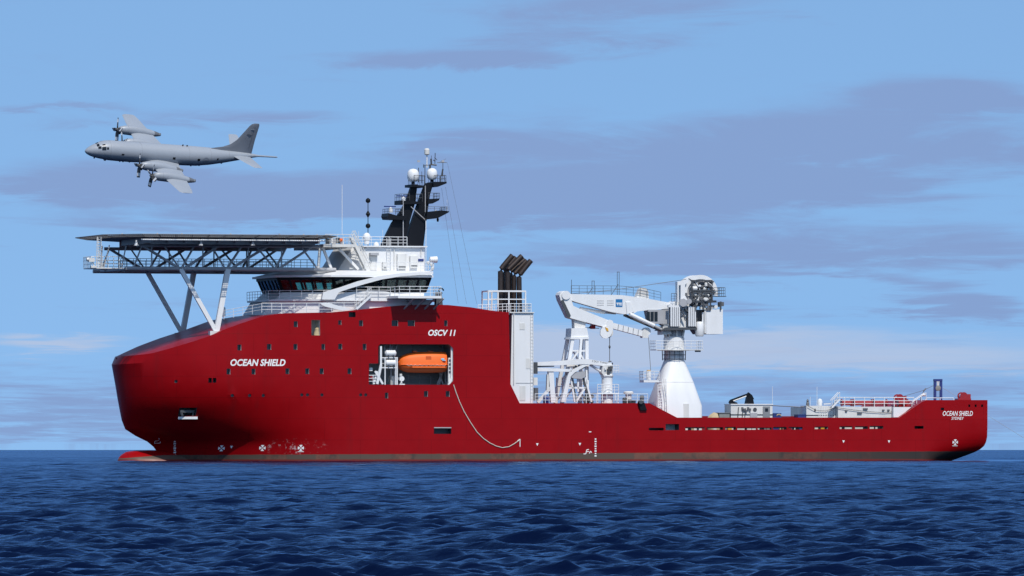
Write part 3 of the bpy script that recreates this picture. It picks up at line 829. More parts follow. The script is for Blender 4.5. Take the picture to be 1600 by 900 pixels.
# white searchlight, lamps at the aft end
c = P(677.5, 405.5, -7)
MB().lathe([(.05, -.5), (.34, -.48), (.42, .4), (.36, .45)], c, 'x', 14).tube([c, (c.x, c.y, c.z - .9)], .07).tube([(c.x, c.y, c.z - .9), (c.x - .5, c.y, zR1)], .06).build('searchlight', 'white_paint', ship)
for px, py in ((669, 411), (674, 414), (676, 420)):
    c = P(px, py, -8); MB().lathe([(.16, -.15), (.2, .15), (.1, .25)], c, 'z', 10).tube([c, (c.x, c.y, zR1)], .05).build('deck_lamp', 'white_dirty', ship)
# whip aerials and halyards
for px, py0, py1, ly, r in ((534.5, 366, 289, -4, .035), (665.5, 424, 345, -6.4, .05), (598, 386, 359, -6, .025), (560.5, 386, 361, -6, .025), (698.5, 330, 312, -1, .02)):
    p, q = P(px, py0, ly), P(px, py1, ly); MB().tube([p, (p.x, p.y, q.z)], r, 6).build('whip_aerial', 'white_paint', ship)
# day shapes: ball, diamond, ball
p, q = P(575, 386, -3), P(575, 309, -3)
ds = MB().tube([p, (p.x, p.y, q.z)], .05).build('day_shape_pole', 'black_paint', ship)
for py, kind in ((313.5, 0), (334.5, 1), (353, 0)):
    c = P(575, py, -3)
    if kind: MB().lathe([(.02, -.48), (.3, 0), (.02, .48)], c, 'z', 14).build('diamond_shape', 'black_paint', ds)
    else: MB().sphere(c, .31, 14).build('ball_shape', 'black_paint', ds)
for px, py, w in ((573, 371, .5), (588, 383, .35)):
    c = P(px, py, -4.5); MB().sphere(c, w, 14, 1.2).lathe([(w * .6, -w * 1.7), (w * .75, -w * .6)], c, 'z', 12).build('small_radome', 'white_paint', ship)

# ------------------------------------------------------------------ mast
mast = MB().side([(595, 386), (604, 366), (613, 348), (628, 328), (635, 313), (640, 300), (644, 288), (652.5, 288), (649, 316), (641, 344), (634.5, 373), (632, 386)], -1.5, -.8).build('mast', 'black_paint', ship)
MB().side([(633, 386), (640, 358), (646, 340), (656, 312), (666, 286), (677.5, 286), (672, 304), (667, 340), (661.5, 386)], -1.5, -.6).build('mast_leg', 'black_paint', mast)
for pts, y0, y1 in (([(678, 284), (698, 284), (698, 286.5), (684, 292), (677, 292)], -2.2, 1), ([(668, 311), (687, 310), (686, 313), (676, 318), (668, 318)], -2, 1), ([(667, 331), (690, 328.5), (702, 330), (701, 332), (684, 341), (667, 343)], -2.6, 1.4),
                    ([(607, 333), (625, 338), (636, 336), (636, 344), (608, 342.5), (606, 338)], -2.2, 1), ([(626, 313), (657, 315), (656, 318.5), (626, 319.5)], -2, 1), ([(643, 288), (664, 290), (664, 293), (643, 292)], -2.2, 1)):
    pl = MB().side(pts, y0, y1).build('mast_platform', 'black_paint', mast)
def mrail(px0, px1, py, h, y=-2.1, y1=.9):
    p, q = P(px0, py, y), P(px1, py, y)
    MB().rail([(p.x, y1, p.z), p, (q.x, q.y, p.z), (q.x, y1, p.z)], h * .08, 2, .8, .028).build('mast_railing', 'dark_steel', mast)
mrail(680, 697, 284, 10); mrail(669, 687, 310.5, 9); mrail(668, 700, 329, 6, -2.5, 1.3); mrail(627, 640, 313, 10); mrail(648, 663, 289, 15); mrail(608, 628, 334, 8); mrail(650, 660, 315, 12)
def dome(px, py, r, col='white_paint'):
    c = P(px, py, -1)
    MB().lathe([(r * .62, -r * 1.15), (r * .95, -r * .72), (r, -.1), (r * .96, r * .35), (r * .8, r * .68), (r * .5, r * .92), (.02, r * 1.02)], c, 'z', 20).build('radome', col, mast)
    MB().lathe([(.22, -r * 1.6), (.22, -r * 1.1)], c, 'z', 10).build('radome_stand', 'black_paint', mast)
dome(645.5, 273, .74); dome(675, 271, .66)
c = P(667, 237, -.6)
MB().lathe([(.2, -.42), (.34, -.3), (.34, .25), (.22, .4), (.02, .43)], c, 'z', 14).build('aerial_drum', 'white_dirty', mast)
q = P(667, 262, -.6); MB().tube([(c.x, c.y, c.z - .4), (c.x, c.y, q.z)], .08).build('aerial_pole', 'white_paint', mast)
m = MB()
for (a, b), (c_, d_), r in [((672, 257), (682, 258), .1), ((674, 257), (673.5, 248), .11), ((679.5, 256), (680, 239), .05), ((680, 252), (677, 250), .06), ((683, 254), (698, 254), .04), ((692, 254), (692, 280), .04), ((692, 264), (690, 275), .1), ((672, 257), (672, 268), .12), ((663, 258), (672, 258), .05), ((662, 262), (662, 257), .06),
                            ((659, 286), (659, 268), .03), ((654, 262), (654, 285), .05), ((684, 284), (684, 272), .035), ((664, 290), (664, 258), .05), ((679, 246), (683, 250), .04), ((686, 254), (697, 248), .02), ((674, 243), (674, 248), .03), ((688, 284), (688, 276), .05), ((696, 284), (694.5, 273), .03), ((660, 276), (665, 276), .03), ((600 + 47, 273), (645, 282), .05)]:
    m.tube([P(a, b, -1.0), P(c_, d_, -1.0)], r, 6)
m.build('mast_aerials', 'dark_steel', mast)
for px in (654, 692):
    q = P(px, 252, -1.0); MB().box(q.x - .17, q.x + .17, q.y - .05, q.y + .05, q.z - .12, q.z + .12).build('panel_aerial', 'grey_steel', mast)
for px, py in ((628.5, 308.5), (608.5, 325)):
    c = P(px, py, -1.4)
    MB().lathe([(.28, -.55), (.28, -.1), (.12, 0), (.12, .12)], (c.x + .15, c.y, c.z), 'z', 12).build('radar_motor', 'white_paint', mast)
    MB().beam((c.x - .75, c.y - .35, c.z + .18), (c.x + .9, c.y + .4, c.z + .18), .16, .13).build('radar_scanner', 'blue_paint', mast)
m = MB().tube([P(630, 386, -2), (P(630, 386, -2).x, -2, P(630, 312, -2).z)], .06).tube([P(664.5, 345, -1.7), (P(664.5, 345, -1.7).x, -1.7, P(664.5, 290, -1.7).z)], .06)
m.build('mast_pole', 'grey_steel', mast)
m = MB().tube([P(642, 323, -1.8), P(665, 344, -1.8)], .06).tube([P(665, 344, -1.8), P(682, 328, -1.8)], .06).tube([P(665, 344, -1.8), P(673, 331, -1.8)], .05)
m.build('mast_strut', 'grey_steel', mast)
c = P(684, 344, -1); MB().lathe([(.1, -.2), (.16, .1), (.05, .4)], c, 'z', 8).build('hanging_lamp', 'black_paint', mast)
for a, b in (((699, 254), (745, 475)), ((696, 292), (729, 475)), ((690, 294), (716, 474)), ):
    MB().tube([P(*a, -1), P(*b, -4)], .014, 4).build('stay_wire', 'wire', mast)

# ------------------------------------------------------------------ helideck
HZ = Zp(320, 367.5, -12)
HA, HB = X(226, -13), X(496, -13); HC = (HA + HB) / 2
PLAN = [(HA, -13.0), (HB, -13.0), (HB + 1.6, -10.0), (HB + 1.6, 10.0), (HB - 1.5, 13.0), (HA + 3.5, 13.0), (HA - 3.0, 4.5), (HA - 3.0, -9.5)]
def grown(d):                                   # the deck outline moved outward by d
    out = []; n = len(PLAN)
    for i in range(n):
        p, a, b = Vector(PLAN[i]), Vector(PLAN[i - 1]), Vector(PLAN[(i + 1) % n])
        e1, e2 = (p - a).normalized(), (b - p).normalized()
        n1, n2 = Vector((e1.y, -e1.x)), Vector((e2.y, -e2.x)); k = (n1 + n2).normalized()
        out.append(tuple(p + k * d / max(.5, k.dot(n1))))
    return out
deck = MB().prism(PLAN, PLAN, HZ - .28, HZ).build('helideck', 'dark_steel', ship)
o1, o2 = grown(.05), grown(1.5)
for e in range(8):
    a, b, c_, d_ = [Vector((*q, z)) for q, z in ((o1[e], HZ - .25), (o1[(e + 1) % 8], HZ - .25), (o2[(e + 1) % 8], HZ + .02), (o2[e], HZ + .02))]
    m = MB().tube([d_, c_], .06).tube([a, b], .05)
    ln_ = (b - a).length
    n = max(1, round(ln_ / 1.9))
    for k in range(n + 1):
        m.tube([a.lerp(b, k / n), d_.lerp(c_, k / n)], .06, 5)
    n = max(2, round(ln_ / .26))
    for k in range(1, n): m.beam(a.lerp(b, k / n), d_.lerp(c_, k / n), .05, .02)
    for k in range(1, 7): m.beam(a.lerp(d_, k / 7), b.lerp(c_, k / 7), .05, .02)
    m.build('safety_net', 'net_grey', deck)
TR = 8.8
ztc, zbc = Zp(300, 384, -TR), Zp(300, 420, -TR)
xl, xr = X(160, -TR), X(500, -TR)
for y in (-11, -5.5, 0, 5.5, 11):
    MB().box(HA + (4 if y > 9 else 1.2), HB + (1.4 if abs(y) < 9 else .2 if y < 0 else -1), y - .12, y + .12, HZ - 1.1, HZ - .28).build('girder', 'grey_steel', deck)
for k in range(11):
    x = HA + 1.2 + (HB - HA - .8) * k / 10; MB().box(x - .1, x + .1, -12.3, 4 if k == 0 else (8.5 if k == 1 else 12.3), HZ - .95, HZ - .28).build('cross_girder', 'grey_steel', deck)
MB().tube([(HA - .5, -13.35, HZ - .62), (HB + .8, -13.35, HZ - .62)], .1).build('drain_pipe', 'white_paint', deck)
for px in (213, 314, 395):
    p = P(px, 379, -12.3); MB().lathe([(.3, -.35), (.12, 0), (.1, .3)], p, 'z', 10).build('flood_lamp', 'white_paint', deck)
bn = [X(p, -TR) for p in (208, 282, 356, 430, 497)]
def member(name, p, q, r): MB().tube([p, q], r, 8).build(name, 'grey_steel', deck)
for sgn in (-1, 1):
    y = sgn * TR
    MB().tube([(X(214, -TR), y, ztc), (xr, y, ztc)], .2, 8).build('truss_chord', 'grey_steel', deck)
    MB().tube([(X(196, -TR), y, zbc), (xr + 2, y, zbc)], .24, 8).build('truss_chord', 'grey_steel', deck)
    for t, b, r in ((222, 208, .1), (222, 281, .17), (256, 281, .1), (304, 283, .13), (342, 287, .17), (330, 352, .12), (378, 354, .15), (418, 360, .17), (400, 430, .12), (448, 430, .14), (488, 434, .15), (470, 497, .12)):
        member('brace', (X(t, -TR), y, ztc), (X(b, -TR), y, zbc), r)
    for px in (237, 317, 388, 440): member('post', (X(px, -TR), y, ztc), (X(px, -TR), y, zbc), .09)
for x in bn:
    member('cross_beam', (x, -TR, zbc), (x, TR, zbc), .16)
for i in range(4):
    member('wind_brace', (bn[i], -TR, zbc), (bn[i + 1], TR, zbc), .1)
# walkway under the deck, with rails
for y in (-5.6, 5.2):
    MB().box(X(198, -TR), xr, y, y + .9, zbc + .1, zbc + .18).build('walkway', 'grey_steel', deck)
    MB().rail([(X(198, -TR), y, zbc + .18), (xr, y, zbc + .18)], 1.1, 3, .8, .035).build('walkway_railing', 'dark_steel', deck)
# access platform at the fore end
xf0, xf1 = X(143, -TR), X(193, -TR)
MB().box(xf0, xf1, -TR - .2, -4.5, zbc - .05, zbc + .08).build('access_platform', 'white_dirty', deck)
MB().rail([(xf0, -4.5, zbc + .08), (xf0, -TR, zbc + .08), (X(195, -TR), -TR, zbc + .08)], 1.35, 3, .7, .04).build('platform_railing', 'white_dirty', deck)
for px in (153, 156.5):
    p = P(px, 420, -TR); MB().ladder(p, (p.x + .1, p.y + .8 * (px > 154), HZ - .2), (.22, .1, 0), .045, .33).build('ladder', 'white_dirty', deck)
for p_, q_ in (((171, 383), (162, 419)), ((197, 384), (190, 418)), ((160, 384), (157, 419)), ((193, 400), (191, 417))):
    member('hanger', P(*p_, -TR), P(*q_, -TR), .08)
c = P(144, 406, -TR)
MB().box(c.x - .45, c.x + .25, c.y - .3, c.y + .3, c.z - .25, c.z + .25).lathe([(.2, -.2), (.26, .1)], (c.x - .5, c.y, c.z + .05), 'x', 12).tube([c, (c.x + .3, c.y, zbc)], .08).build('searchlight', 'white_dirty', deck)
c = P(146, 417, -TR); MB().box(c.x - .35, c.x + .35, c.y - .3, c.y + .3, c.z - .12, c.z + .12).build('control_box', 'white_dirty', deck)
# four raking legs from the bow
for sgn in (-1, 1):
    y = sgn * TR
    foot = P(338, 519, -TR) if sgn < 0 else Vector((P(338, 519, -TR).x, TR, P(338, 519, -TR).z))
    for bx, r in ((bn[1], .3), (bn[2], .38)):
        lg = MB().beam(foot, (bx, y, zbc), r * 1.5, r * 1.65).build('support_leg', 'white_paint', deck)
    MB().box(foot.x - .9, foot.x + .9, y - .5, y + .5, foot.z - .8, foot.z + .15).build('leg_foot', 'white_dirty', deck)
# the after end of the helideck rests on the house: box beams, platform, stairs
MB().prism([(X(497, -6), -6), (X(540, -6), -6), (X(540, -6), 6), (X(497, -6), 6)], [(X(497, -6), -6), (X(553, -6), -6), (X(553, -6), 6), (X(497, -6), 6)], Zp(500, 388, -6), Zp(500, 382, -6)).build('aft_platform', 'grey_steel', deck)
pz = Zp(500, 382, -6)
MB().rail([(X(508, -8), -8, pz), (X(555, -8), -8, pz)], 1.2, 3, .7, .035).build('platform_railing', 'white_dirty', deck)
MB().box(X(505, -8.2), X(556, -8.2), -8.2, -6, pz - .35, pz).build('access_platform', 'white_dirty', deck)
for (a, b) in (((500, 388), (497, 421)), ((504, 386), (518, 421)), ((530, 389), (560, 421))):
    MB().beam(P(*a, -6.5), P(*b, -6.5), .3, .3).build('stay', 'white_paint', deck)
for k, px in enumerate((512, 517, 522, 528, 534)):
    c = P(px, 376 - (k % 2) * 2, -7.5); MB().box(c.x - .22, c.x + .2, c.y - .2, c.y + .2, c.z - .5, c.z + .25).build('fire_monitor', ('dark_steel', 'white_paint', 'grey_steel')[k % 3], deck)
c = P(533, 375, -7.9); MB().sphere(c, .22, 10).build('orange_lamp', 'orange', deck)
st = MB()
a, b = P(550, 372, -7.4), P(575, 424, -7.4)
for dy in (0, .9):
    st.beam((a.x, a.y + dy, a.z), (b.x, b.y + dy, b.z), .1, .3); st.tube([(a.x + .35, a.y + dy, a.z + .95), (b.x + .35, b.y + dy, b.z + .95)], .045); st.tube([(a.x + .2, a.y + dy, a.z + .5), (b.x + .2, b.y + dy, b.z + .5)], .035)
    for k in range(6):
        p = a.lerp(b, k / 5); st.tube([(p.x, p.y + dy, p.z), (p.x + .35, p.y + dy, p.z + .95)], .035)
for k in range(15):
    p = a.lerp(b, k / 14); st.box(p.x - .15, p.x + .15, p.y, p.y + .9, p.z - .03, p.z + .03)
st.build('stair', 'white_dirty', ship)
o3 = grown(-.25)
for k in range(18):
    e = (0, 0, 0, 1, 2, 3, 4, 4, 5, 6, 7, 0, 4, 2, 6, 0, 3, 0)[k]; t = ((k * 5) % 7 + .5) / 7
    p = Vector(o3[e]).lerp(Vector(o3[(e + 1) % 8]), t)
    MB().lathe([(.14, 0), (.14, .1), (.06, .22)], (p.x, p.y, HZ), 'z', 8).build('deck_light', 'grey_steel', deck)

# ------------------------------------------------------------------ funnel casing and exhausts
casing = MB().prism([(X(797, -10.4), -10.4), (X(833.5, -10.4), -10.4), (X(833.5, -10.4), -7.2), (X(797, -10.4), -7.2)], [(X(800, -10.4), -10.4), (X(833.5, -10.4), -10.4), (X(833.5, -10.4), -7.2), (X(800, -10.4), -7.2)], Zp(800, 632, -10.4), Zp(800, 489, -10.4)).build('funnel_casing', 'white_paint', ship)
zc = Zp(800, 489, -10.4)
MB().box(X(796, -10.5), X(834.5, -10.5), -10.6, -7, zc, zc + .12).build('casing_top', 'white_dirty', casing)
MB().box(X(806, -10.45), X(833, -10.45), -10.43, -10.405, Zp(815, 599, -10.4), Zp(815, 598, -10.4)).build('casing_seam', 'grey_steel', casing)
MB().rail([(X(747, -10.6), -10.6, zc - .1), (X(798, -10.5), -10.5, zc + .1), (X(830, -10.5), -10.5, zc + .1), (X(830, -10.5), -7.2, zc + .1)], 1.05, 3, .55, .04).build('railing', 'white_paint', casing)
fr = MB(); z2 = Zp(800, 455, -10)
for px in (763, 778, 795, 821):
    for y in (-10.2, -7.4):
        fr.beam((X(px, -10.2), y, zc - .2), (X(px, -10.2), y, z2), .16)
for y in (-10.2, -7.4):
    for zz in (z2, z2 - 1.0): fr.beam((X(763, -10.2), y, zz), (X(821, -10.2), y, zz), .13 if zz < z2 else .2)
for px in (763, 821): fr.beam((X(px, -10.2), -10.2, z2), (X(px, -10.2), -7.4, z2), .16)
fr.build('exhaust_frame', 'white_paint', casing)
for (bx, kx, ky, tx, ty, ly, r) in ((782, 782, 421, 800.5, 399, -9.4, .33), (794, 793, 422, 815.5, 400, -9.4, .33), (803, 803, 428, 823, 407, -8.9, .3), (812, 811, 430, 829.5, 407, -9.5, .33), (787, 787, 424, 806, 402, -8, .3), (799, 798, 425, 820, 405, -8, .26)):
    k = P(kx, ky, ly); t = P(tx, ty, ly); b = P(bx, 492, ly); b2 = P(bx, 440, ly)
    MB().tube([b, (k.x, ly, b2.z), (k.x, ly, k.z - .25), (k.x + .12, ly, k.z + .1), k.lerp(t, .25), t], r, 14).build('exhaust_pipe', 'exhaust', casing)
for k, (px, py0, py1) in enumerate(((836, 566, 584), (836, 590, 602), (837, 606, 626))):
    p, q = P(px - 3, py1, -9.5), P(px + 3, py0, -9.5); MB().box(p.x, q.x, -9.8, -8.8, p.z, q.z).build('vent_box', ('dark_steel', 'white_dirty', 'machinery')[k], casing)
for py0, py1, px0, px1 in ((505, 515, 812, 820), (560, 576, 822, 829), (603, 626, 812, 821)):
    p, q = P(px0, py1, -10.42), P(px1, py0, -10.42); v = MB().box(p.x, q.x, -10.44, -10.39, p.z, q.z).build('casing_door' if py1 > 620 else 'casing_vent', 'white_dirty', casing)
p, q = P(803, 600, -10.55), P(803, 489, -10.55)
MB().tube([p, (p.x, p.y, q.z)], .05).build('casing_pipe', 'white_dirty', casing)
p, q = P(831, 628, -10.5), P(831, 489, -10.5)
MB().ladder(p, (p.x, p.y, q.z), (.16, 0, 0), .022, .4).build('casing_ladder', 'white_dirty', casing)
# railings of the main upper deck
zm = z_top(X(900, NEAR))
MB().rail([(X(836, -10.8), -10.8, zm), (X(1012, -10.8), -10.8, zm)], 1.15, 3, 1.35, .04).build('railing', 'white_paint', ship)
c = P(1005, 632, -11.1)
rl = MB().side([(997, 629), (1007, 629), (1011, 641), (1001, 641)], -11.25, -11.03).build('roller_shadow', 'black_paint', ship)  # black slanted slab standing for the roller's cast shadow on the shell
MB().lathe([(.25, -.3), (.25, .3)], (c.x - .4, -11.2, c.z + .3), 'y', 10).build('roller', 'dark_steel', rl)
for px, h in ((1003, 1.0), (984, .5), (976, .7), (990, .4)):
    p = P(px, 630, -10.3); MB().lathe([(.28, 0), (.28, h * .7), (.34, h * .75), (.2, h)], (p.x, p.y, zm), 'z', 10).build('deck_fitting', ('dark_steel', 'machinery')[int(px) % 2], ship)
# raised stern deck with rails
zs = z_top(X(1500, NEAR))
MB().rail([(X(1448, -10.8), -10.8, zs), (X(1490, -10.8), -10.8, zs)], .25, 1, 1.5, .05).build('railing', 'white_paint', ship)

# ------------------------------------------------------------------ patrol aircraft
TH, PHI = R(24.5), R(28)
AD = F / 9.15
def build_aircraft():
    o = bpy.data.objects.new('patrol_aircraft', None); COL.objects.link(o)
    tag(o, 'grey four engined propeller patrol aircraft banking low above the helideck', 'aircraft')
    M = Matrix.Rotation(TH, 4, 'Z') @ Matrix.Rotation(PHI, 4, 'X') @ Matrix.Rotation(R(3.0), 4, 'Y')
    # local origin: 16 m behind the nose on the fuselage axis
    nose = M @ Vector((-16, 0, -.4))
    c = Vector(((136 - 800) / F * AD, AD, CAM_H + (LEVEL - 238) / F * AD)) - Vector((nose.x, nose.y * 0, nose.z))
    o.matrix_world = Matrix.Translation(c) @ M
    BASE[o] = Vector((0, 0, 0))
    S = [(0, .06, -.42), (.12, .26, -.42), (.4, .52, -.4), (1, .88, -.3), (1.8, 1.2, -.18), (2.6, 1.46, -.05), (3.4, 1.62, .02), (4.5, 1.72, .03), (7, 1.73, 0), (12, 1.73, 0), (18, 1.73, 0), (20.5, 1.68, .03), (23, 1.48, .18), (25.5, 1.18, .38), (28, .82, .6), (30, .5, .76), (31.2, .3, .82), (32.0, .17, .84), (35.4, .13, .86), (35.6, .04, .86)]
    n = 24
    def rad(x):
        return float(np.interp(x, [s[0] for s in S], [s[1] for s in S])), float(np.interp(x, [s[0] for s in S], [s[2] for s in S]))
    xs = sorted(set([s[0] for s in S] + [8.5, 10, 14, 16, 21.7, 24.2, 26.8, 29]))
    rings = []
    for x in xs:
        r, zc_ = rad(x)
        rings.append([(x - 16, r * math.sin(2 * math.pi * k / n), zc_ + r * math.cos(2 * math.pi * k / n)) for k in range(n)])
    fus = MB().loft(rings).build('fuselage', 'aircraft_grey', o, angle=50)
    def patch(x0, x1, t0, t1, name, m, off=.02, par=fus):
        vs, fs = [], []
        na, nb = 3, 4
        for i in range(na + 1):
            x = x0 + (x1 - x0) * i / na; r, zc_ = rad(x)
            for j in range(nb + 1):
                t = t0 + (t1 - t0) * j / nb
                vs.append((x - 16, -(r + off) * math.cos(t), zc_ + (r + off) * math.sin(t)))
        w = nb + 1
        for i in range(na):
            for j in range(nb): fs.append((i * w + j, (i + 1) * w + j, (i + 1) * w + j + 1, i * w + j + 1))
        return MB().add(vs, fs).build(name, m, par)
    for side in (0, 1):
        f = (lambda a: a) if side == 0 else (lambda a: math.pi - a)
        for x0, x1, a0, a1 in ((1.75, 2.15, 58, 84), (1.9, 2.4, 36, 55), (2.5, 3.2, 24, 46), (3.3, 3.65, 28, 42), (2.6, 3.1, 52, 66)):
            patch(x0, x1, f(R(a0)), f(R(a1)), 'cockpit_window', 'dark_glass')
        for x in (6.3, 15.8, 20.4, 24.0):
            w = .24 if x < 24 else .14
            patch(x - w, x + w, f(R(-4 if x > 10 else 0)), f(R(10)), 'cabin_window', 'dark_glass')
    # low-visibility roundel: ring and centre mark on the port side
    vs, fs = [], []
    xc, tc_ = 21.75, R(-2)
    for k in range(24):
        a = 2 * math.pi * k / 24
        for q in (.42, .56):
            x = xc + q * math.cos(a); r, zc_ = rad(x); t = tc_ + q * math.sin(a) / r
            vs.append((x - 16, -(r + .02) * math.cos(t), zc_ + (r + .02) * math.sin(t)))
    for k in range(24):
        a, b = 2 * k, 2 * ((k + 1) % 24); fs.append((a, a + 1, b + 1, b))
    MB().add(vs, fs).build('roundel', 'aircraft_dark', fus)
    patch(21.5, 22.0, R(-8), R(2), 'roundel_emblem', 'aircraft_dark', .02)
    for x in (4.1, 9.8, 18.6, 22.7, 26.2):
        r, zc_ = rad(x); MB().lathe([(r + .006, -.02), (r + .006, .02)], (x - 16, 0, zc_), 'x', 36).build('panel_joint', 'aircraft_dark', fus)
    patch(4.2, 9.5, R(-92), R(-60), 'belly_panel', 'aircraft_grey', .03)
    def foil(xle, chord, y, z, th):
        prof = [(0, 0), (.03, .32), (.12, .68), (.3, 1), (.55, .82), (.8, .42), (1, .03), (.8, -.22), (.55, -.42), (.3, -.5), (.12, -.42), (.03, -.22)]
        return [(xle + u * chord - 16, y, z + w * th * chord) for u, w in prof]
    def wingz(y): return -.95 + (abs(y) - 1.2) * math.tan(R(4))
    for s in (-1, 1):
        wing = MB().loft([foil(11.0, 6.1, s * .8, -1.0, .085), foil(11.05, 5.8, s * 1.7, wingz(1.7), .085), foil(11.65, 3.7, s * 10, wingz(10), .075), foil(12.05, 2.4, s * 14.9, wingz(14.9), .06), foil(12.5, 1.7, s * 15.25, wingz(15.25), .03)]).build('wing', 'aircraft_grey', o)
        MB().loft([foil(15.6, .62, s * 5, wingz(5) - .06, .16), foil(14.2, .5, s * 14.2, wingz(14.2) - .04, .16)]).build('aileron', 'aircraft_grey', wing)
        for y in (4.45, 8.95):
            yy = s * y; zc_ = wingz(y) + .32; xf = 8.75 + (y - 4.45) * .14
            N = [(0, .36, .4), (.25, .56, .62), (1.0, .68, .8), (2.4, .74, .88), (4.2, .74, .82), (5.8, .66, .62), (7.0, .5, .4), (7.7, .32, .24)]
            rr = [[(xf + a - 16, yy + b * math.sin(t), zc_ + (-.09 * max(0, a - 3)) + c_ * math.cos(t)) for t in [2 * math.pi * k / 18 for k in range(18)]] for a, b, c_ in N]
            nac = MB().loft(rr).build('engine', 'aircraft_grey', o, angle=50)
            MB().lathe([(.2, 0), (.26, .4)], (xf + 7.45 - 16, yy, zc_ - .4), 'x', 12).build('exhaust_nozzle', 'dark_steel', nac)
            MB().loft([[(xf + a - 16, yy + b * math.sin(t), zc_ - .09 * (a - 3) + c_ * math.cos(t)) for t in [2 * math.pi * k / 18 for k in range(18)]] for a, b, c_ in ((6.55, .585, .485), (7.0, .51, .41), (7.6, .355, .275))], cap=False).build('soot_stain', 'soot', nac)
            MB().loft([[(xf + a - 16, yy + b * math.sin(t), zc_ + c_ * math.cos(t)) for t in [2 * math.pi * k / 18 for k in range(18)]] for a, b, c_ in ((1.55, .706, .836), (1.62, .708, .838))], cap=False).build('cowl_joint', 'aircraft_dark', nac)
            MB().lathe([(.02, -.75), (.17, -.6), (.3, -.3), (.34, 0), (.32, .1)], (xf - 16, yy, zc_), 'x', 14).build('spinner', 'blade', nac)
            MB().box(xf - .06 - 16 + .12, xf - 16 + .3, yy - .3, yy + .3, zc_ - .75, zc_ - .42).build('intake', 'black_paint', nac)
            a0 = {(-1, 4.45): 22, (-1, 8.95): 2, (1, 4.45): 40, (1, 8.95): 25}[(s, y)]
            for k in range(4):
                t = R(a0 + 90 * k); d = Vector((0, math.sin(t), math.cos(t))); e = Vector((.55, math.cos(t) * .84, -math.sin(t) * .84))
                base = Vector((xf - .28 - 16, yy, zc_))
                def sec(r_, w_, th_): 
                    p = base + d * r_; nn = d.cross(e).normalized() * th_
                    return [p - e * w_ - nn, p + e * w_ - nn, p + e * w_ + nn, p - e * w_ + nn]
                bl = MB().loft([sec(.25, .16, .1), sec(.6, .3, .07), sec(1.25, .34, .045)]).build('blade', 'blade', nac)
                MB().loft([sec(1.25, .342, .047), sec(1.8, .33, .035)]).build('blade_band', 'aircraft_pale', nac)
                MB().loft([sec(1.8, .328, .034), sec(2.06, .27, .02)]).build('blade_tip', 'blade', nac)
        MB().loft([foil(27.0, 3.3, s * .4, .72, .06), foil(28.55, 1.65, s * 6.4, .72 + 6 * math.tan(R(8)), .05), foil(28.9, 1.1, s * 6.6, .72 + 6.2 * math.tan(R(8)), .02)]).build('tailplane', 'aircraft_grey', o)
    # fin with its long dorsal fillet
    def fsec(z, x0, x1, th): return [(x0 - 16, 0, z), (x0 + (x1 - x0) * .3 - 16, -th, z), (x1 - 16, -.02, z), (x1 - 16, .02, z), (x0 + (x1 - x0) * .3 - 16, th, z)]
    fin = MB().loft([fsec(.9, 21.2, 30.6, .2), fsec(1.75, 23.0, 30.6, .2), fsec(2.15, 25.0, 30.6, .19), fsec(2.7, 26.3, 30.6, .18), fsec(3.6, 27.3, 30.6, .15), fsec(6.4, 29.0, 30.75, .1), fsec(6.75, 29.35, 30.7, .06), fsec(6.9, 29.8, 30.55, .02)]).build('tail_fin', 'aircraft_dark', o)
    yf = lambda z: -float(np.interp(z, [3.6, 6.4], [.15, .1])) - .01
    MB().loft([[(x - 16, yf(z), z) for x, z in ((28.75, 4.75), (29.15, 4.95), (29.5, 4.8), (29.75, 4.95), (29.45, 4.55), (29.1, 4.65))], [(x - 16, yf(z) + .03, z) for x, z in ((28.75, 4.75), (29.15, 4.95), (29.5, 4.8), (29.75, 4.95), (29.45, 4.55), (29.1, 4.65))]]).build('fin_emblem', 'emblem_grey', fin)
    MB().box(29.3 - 16, 30.0 - 16, yf(5.7), yf(5.7) + .03, 5.65, 5.8).build('fin_number', 'aircraft_grey', fin)
    MB().beam((29.75 - 16, -.13, 2.3), (30.0 - 16, -.085, 6.3), .03, .02).build('rudder_hinge', 'emblem_grey', fin)
    for x, z in ((17.6, 1.9), (18.4, 1.85)): MB().box(x - 16 - .12, x - 16 + .12, -.04, .04, z - .3, z + .12).build('blade_aerial', 'dark_steel', fus)
    for x in (2.0, 6.8, 7.4, 8.6, 20.0, 21.5, 25.5): 
        r, zc_ = rad(x); MB().box(x - 16 - .12, x - 16 + .12, -.05, .05, zc_ - r - .28, zc_ - r + .1).build('blade_aerial', 'dark_steel', fus)
    r, zc_ = rad(4.0); MB().sphere((4.0 - 16, 0, zc_ - r - .05), .3, 10).build('camera_turret', 'aircraft_pale', fus)
build_aircraft()

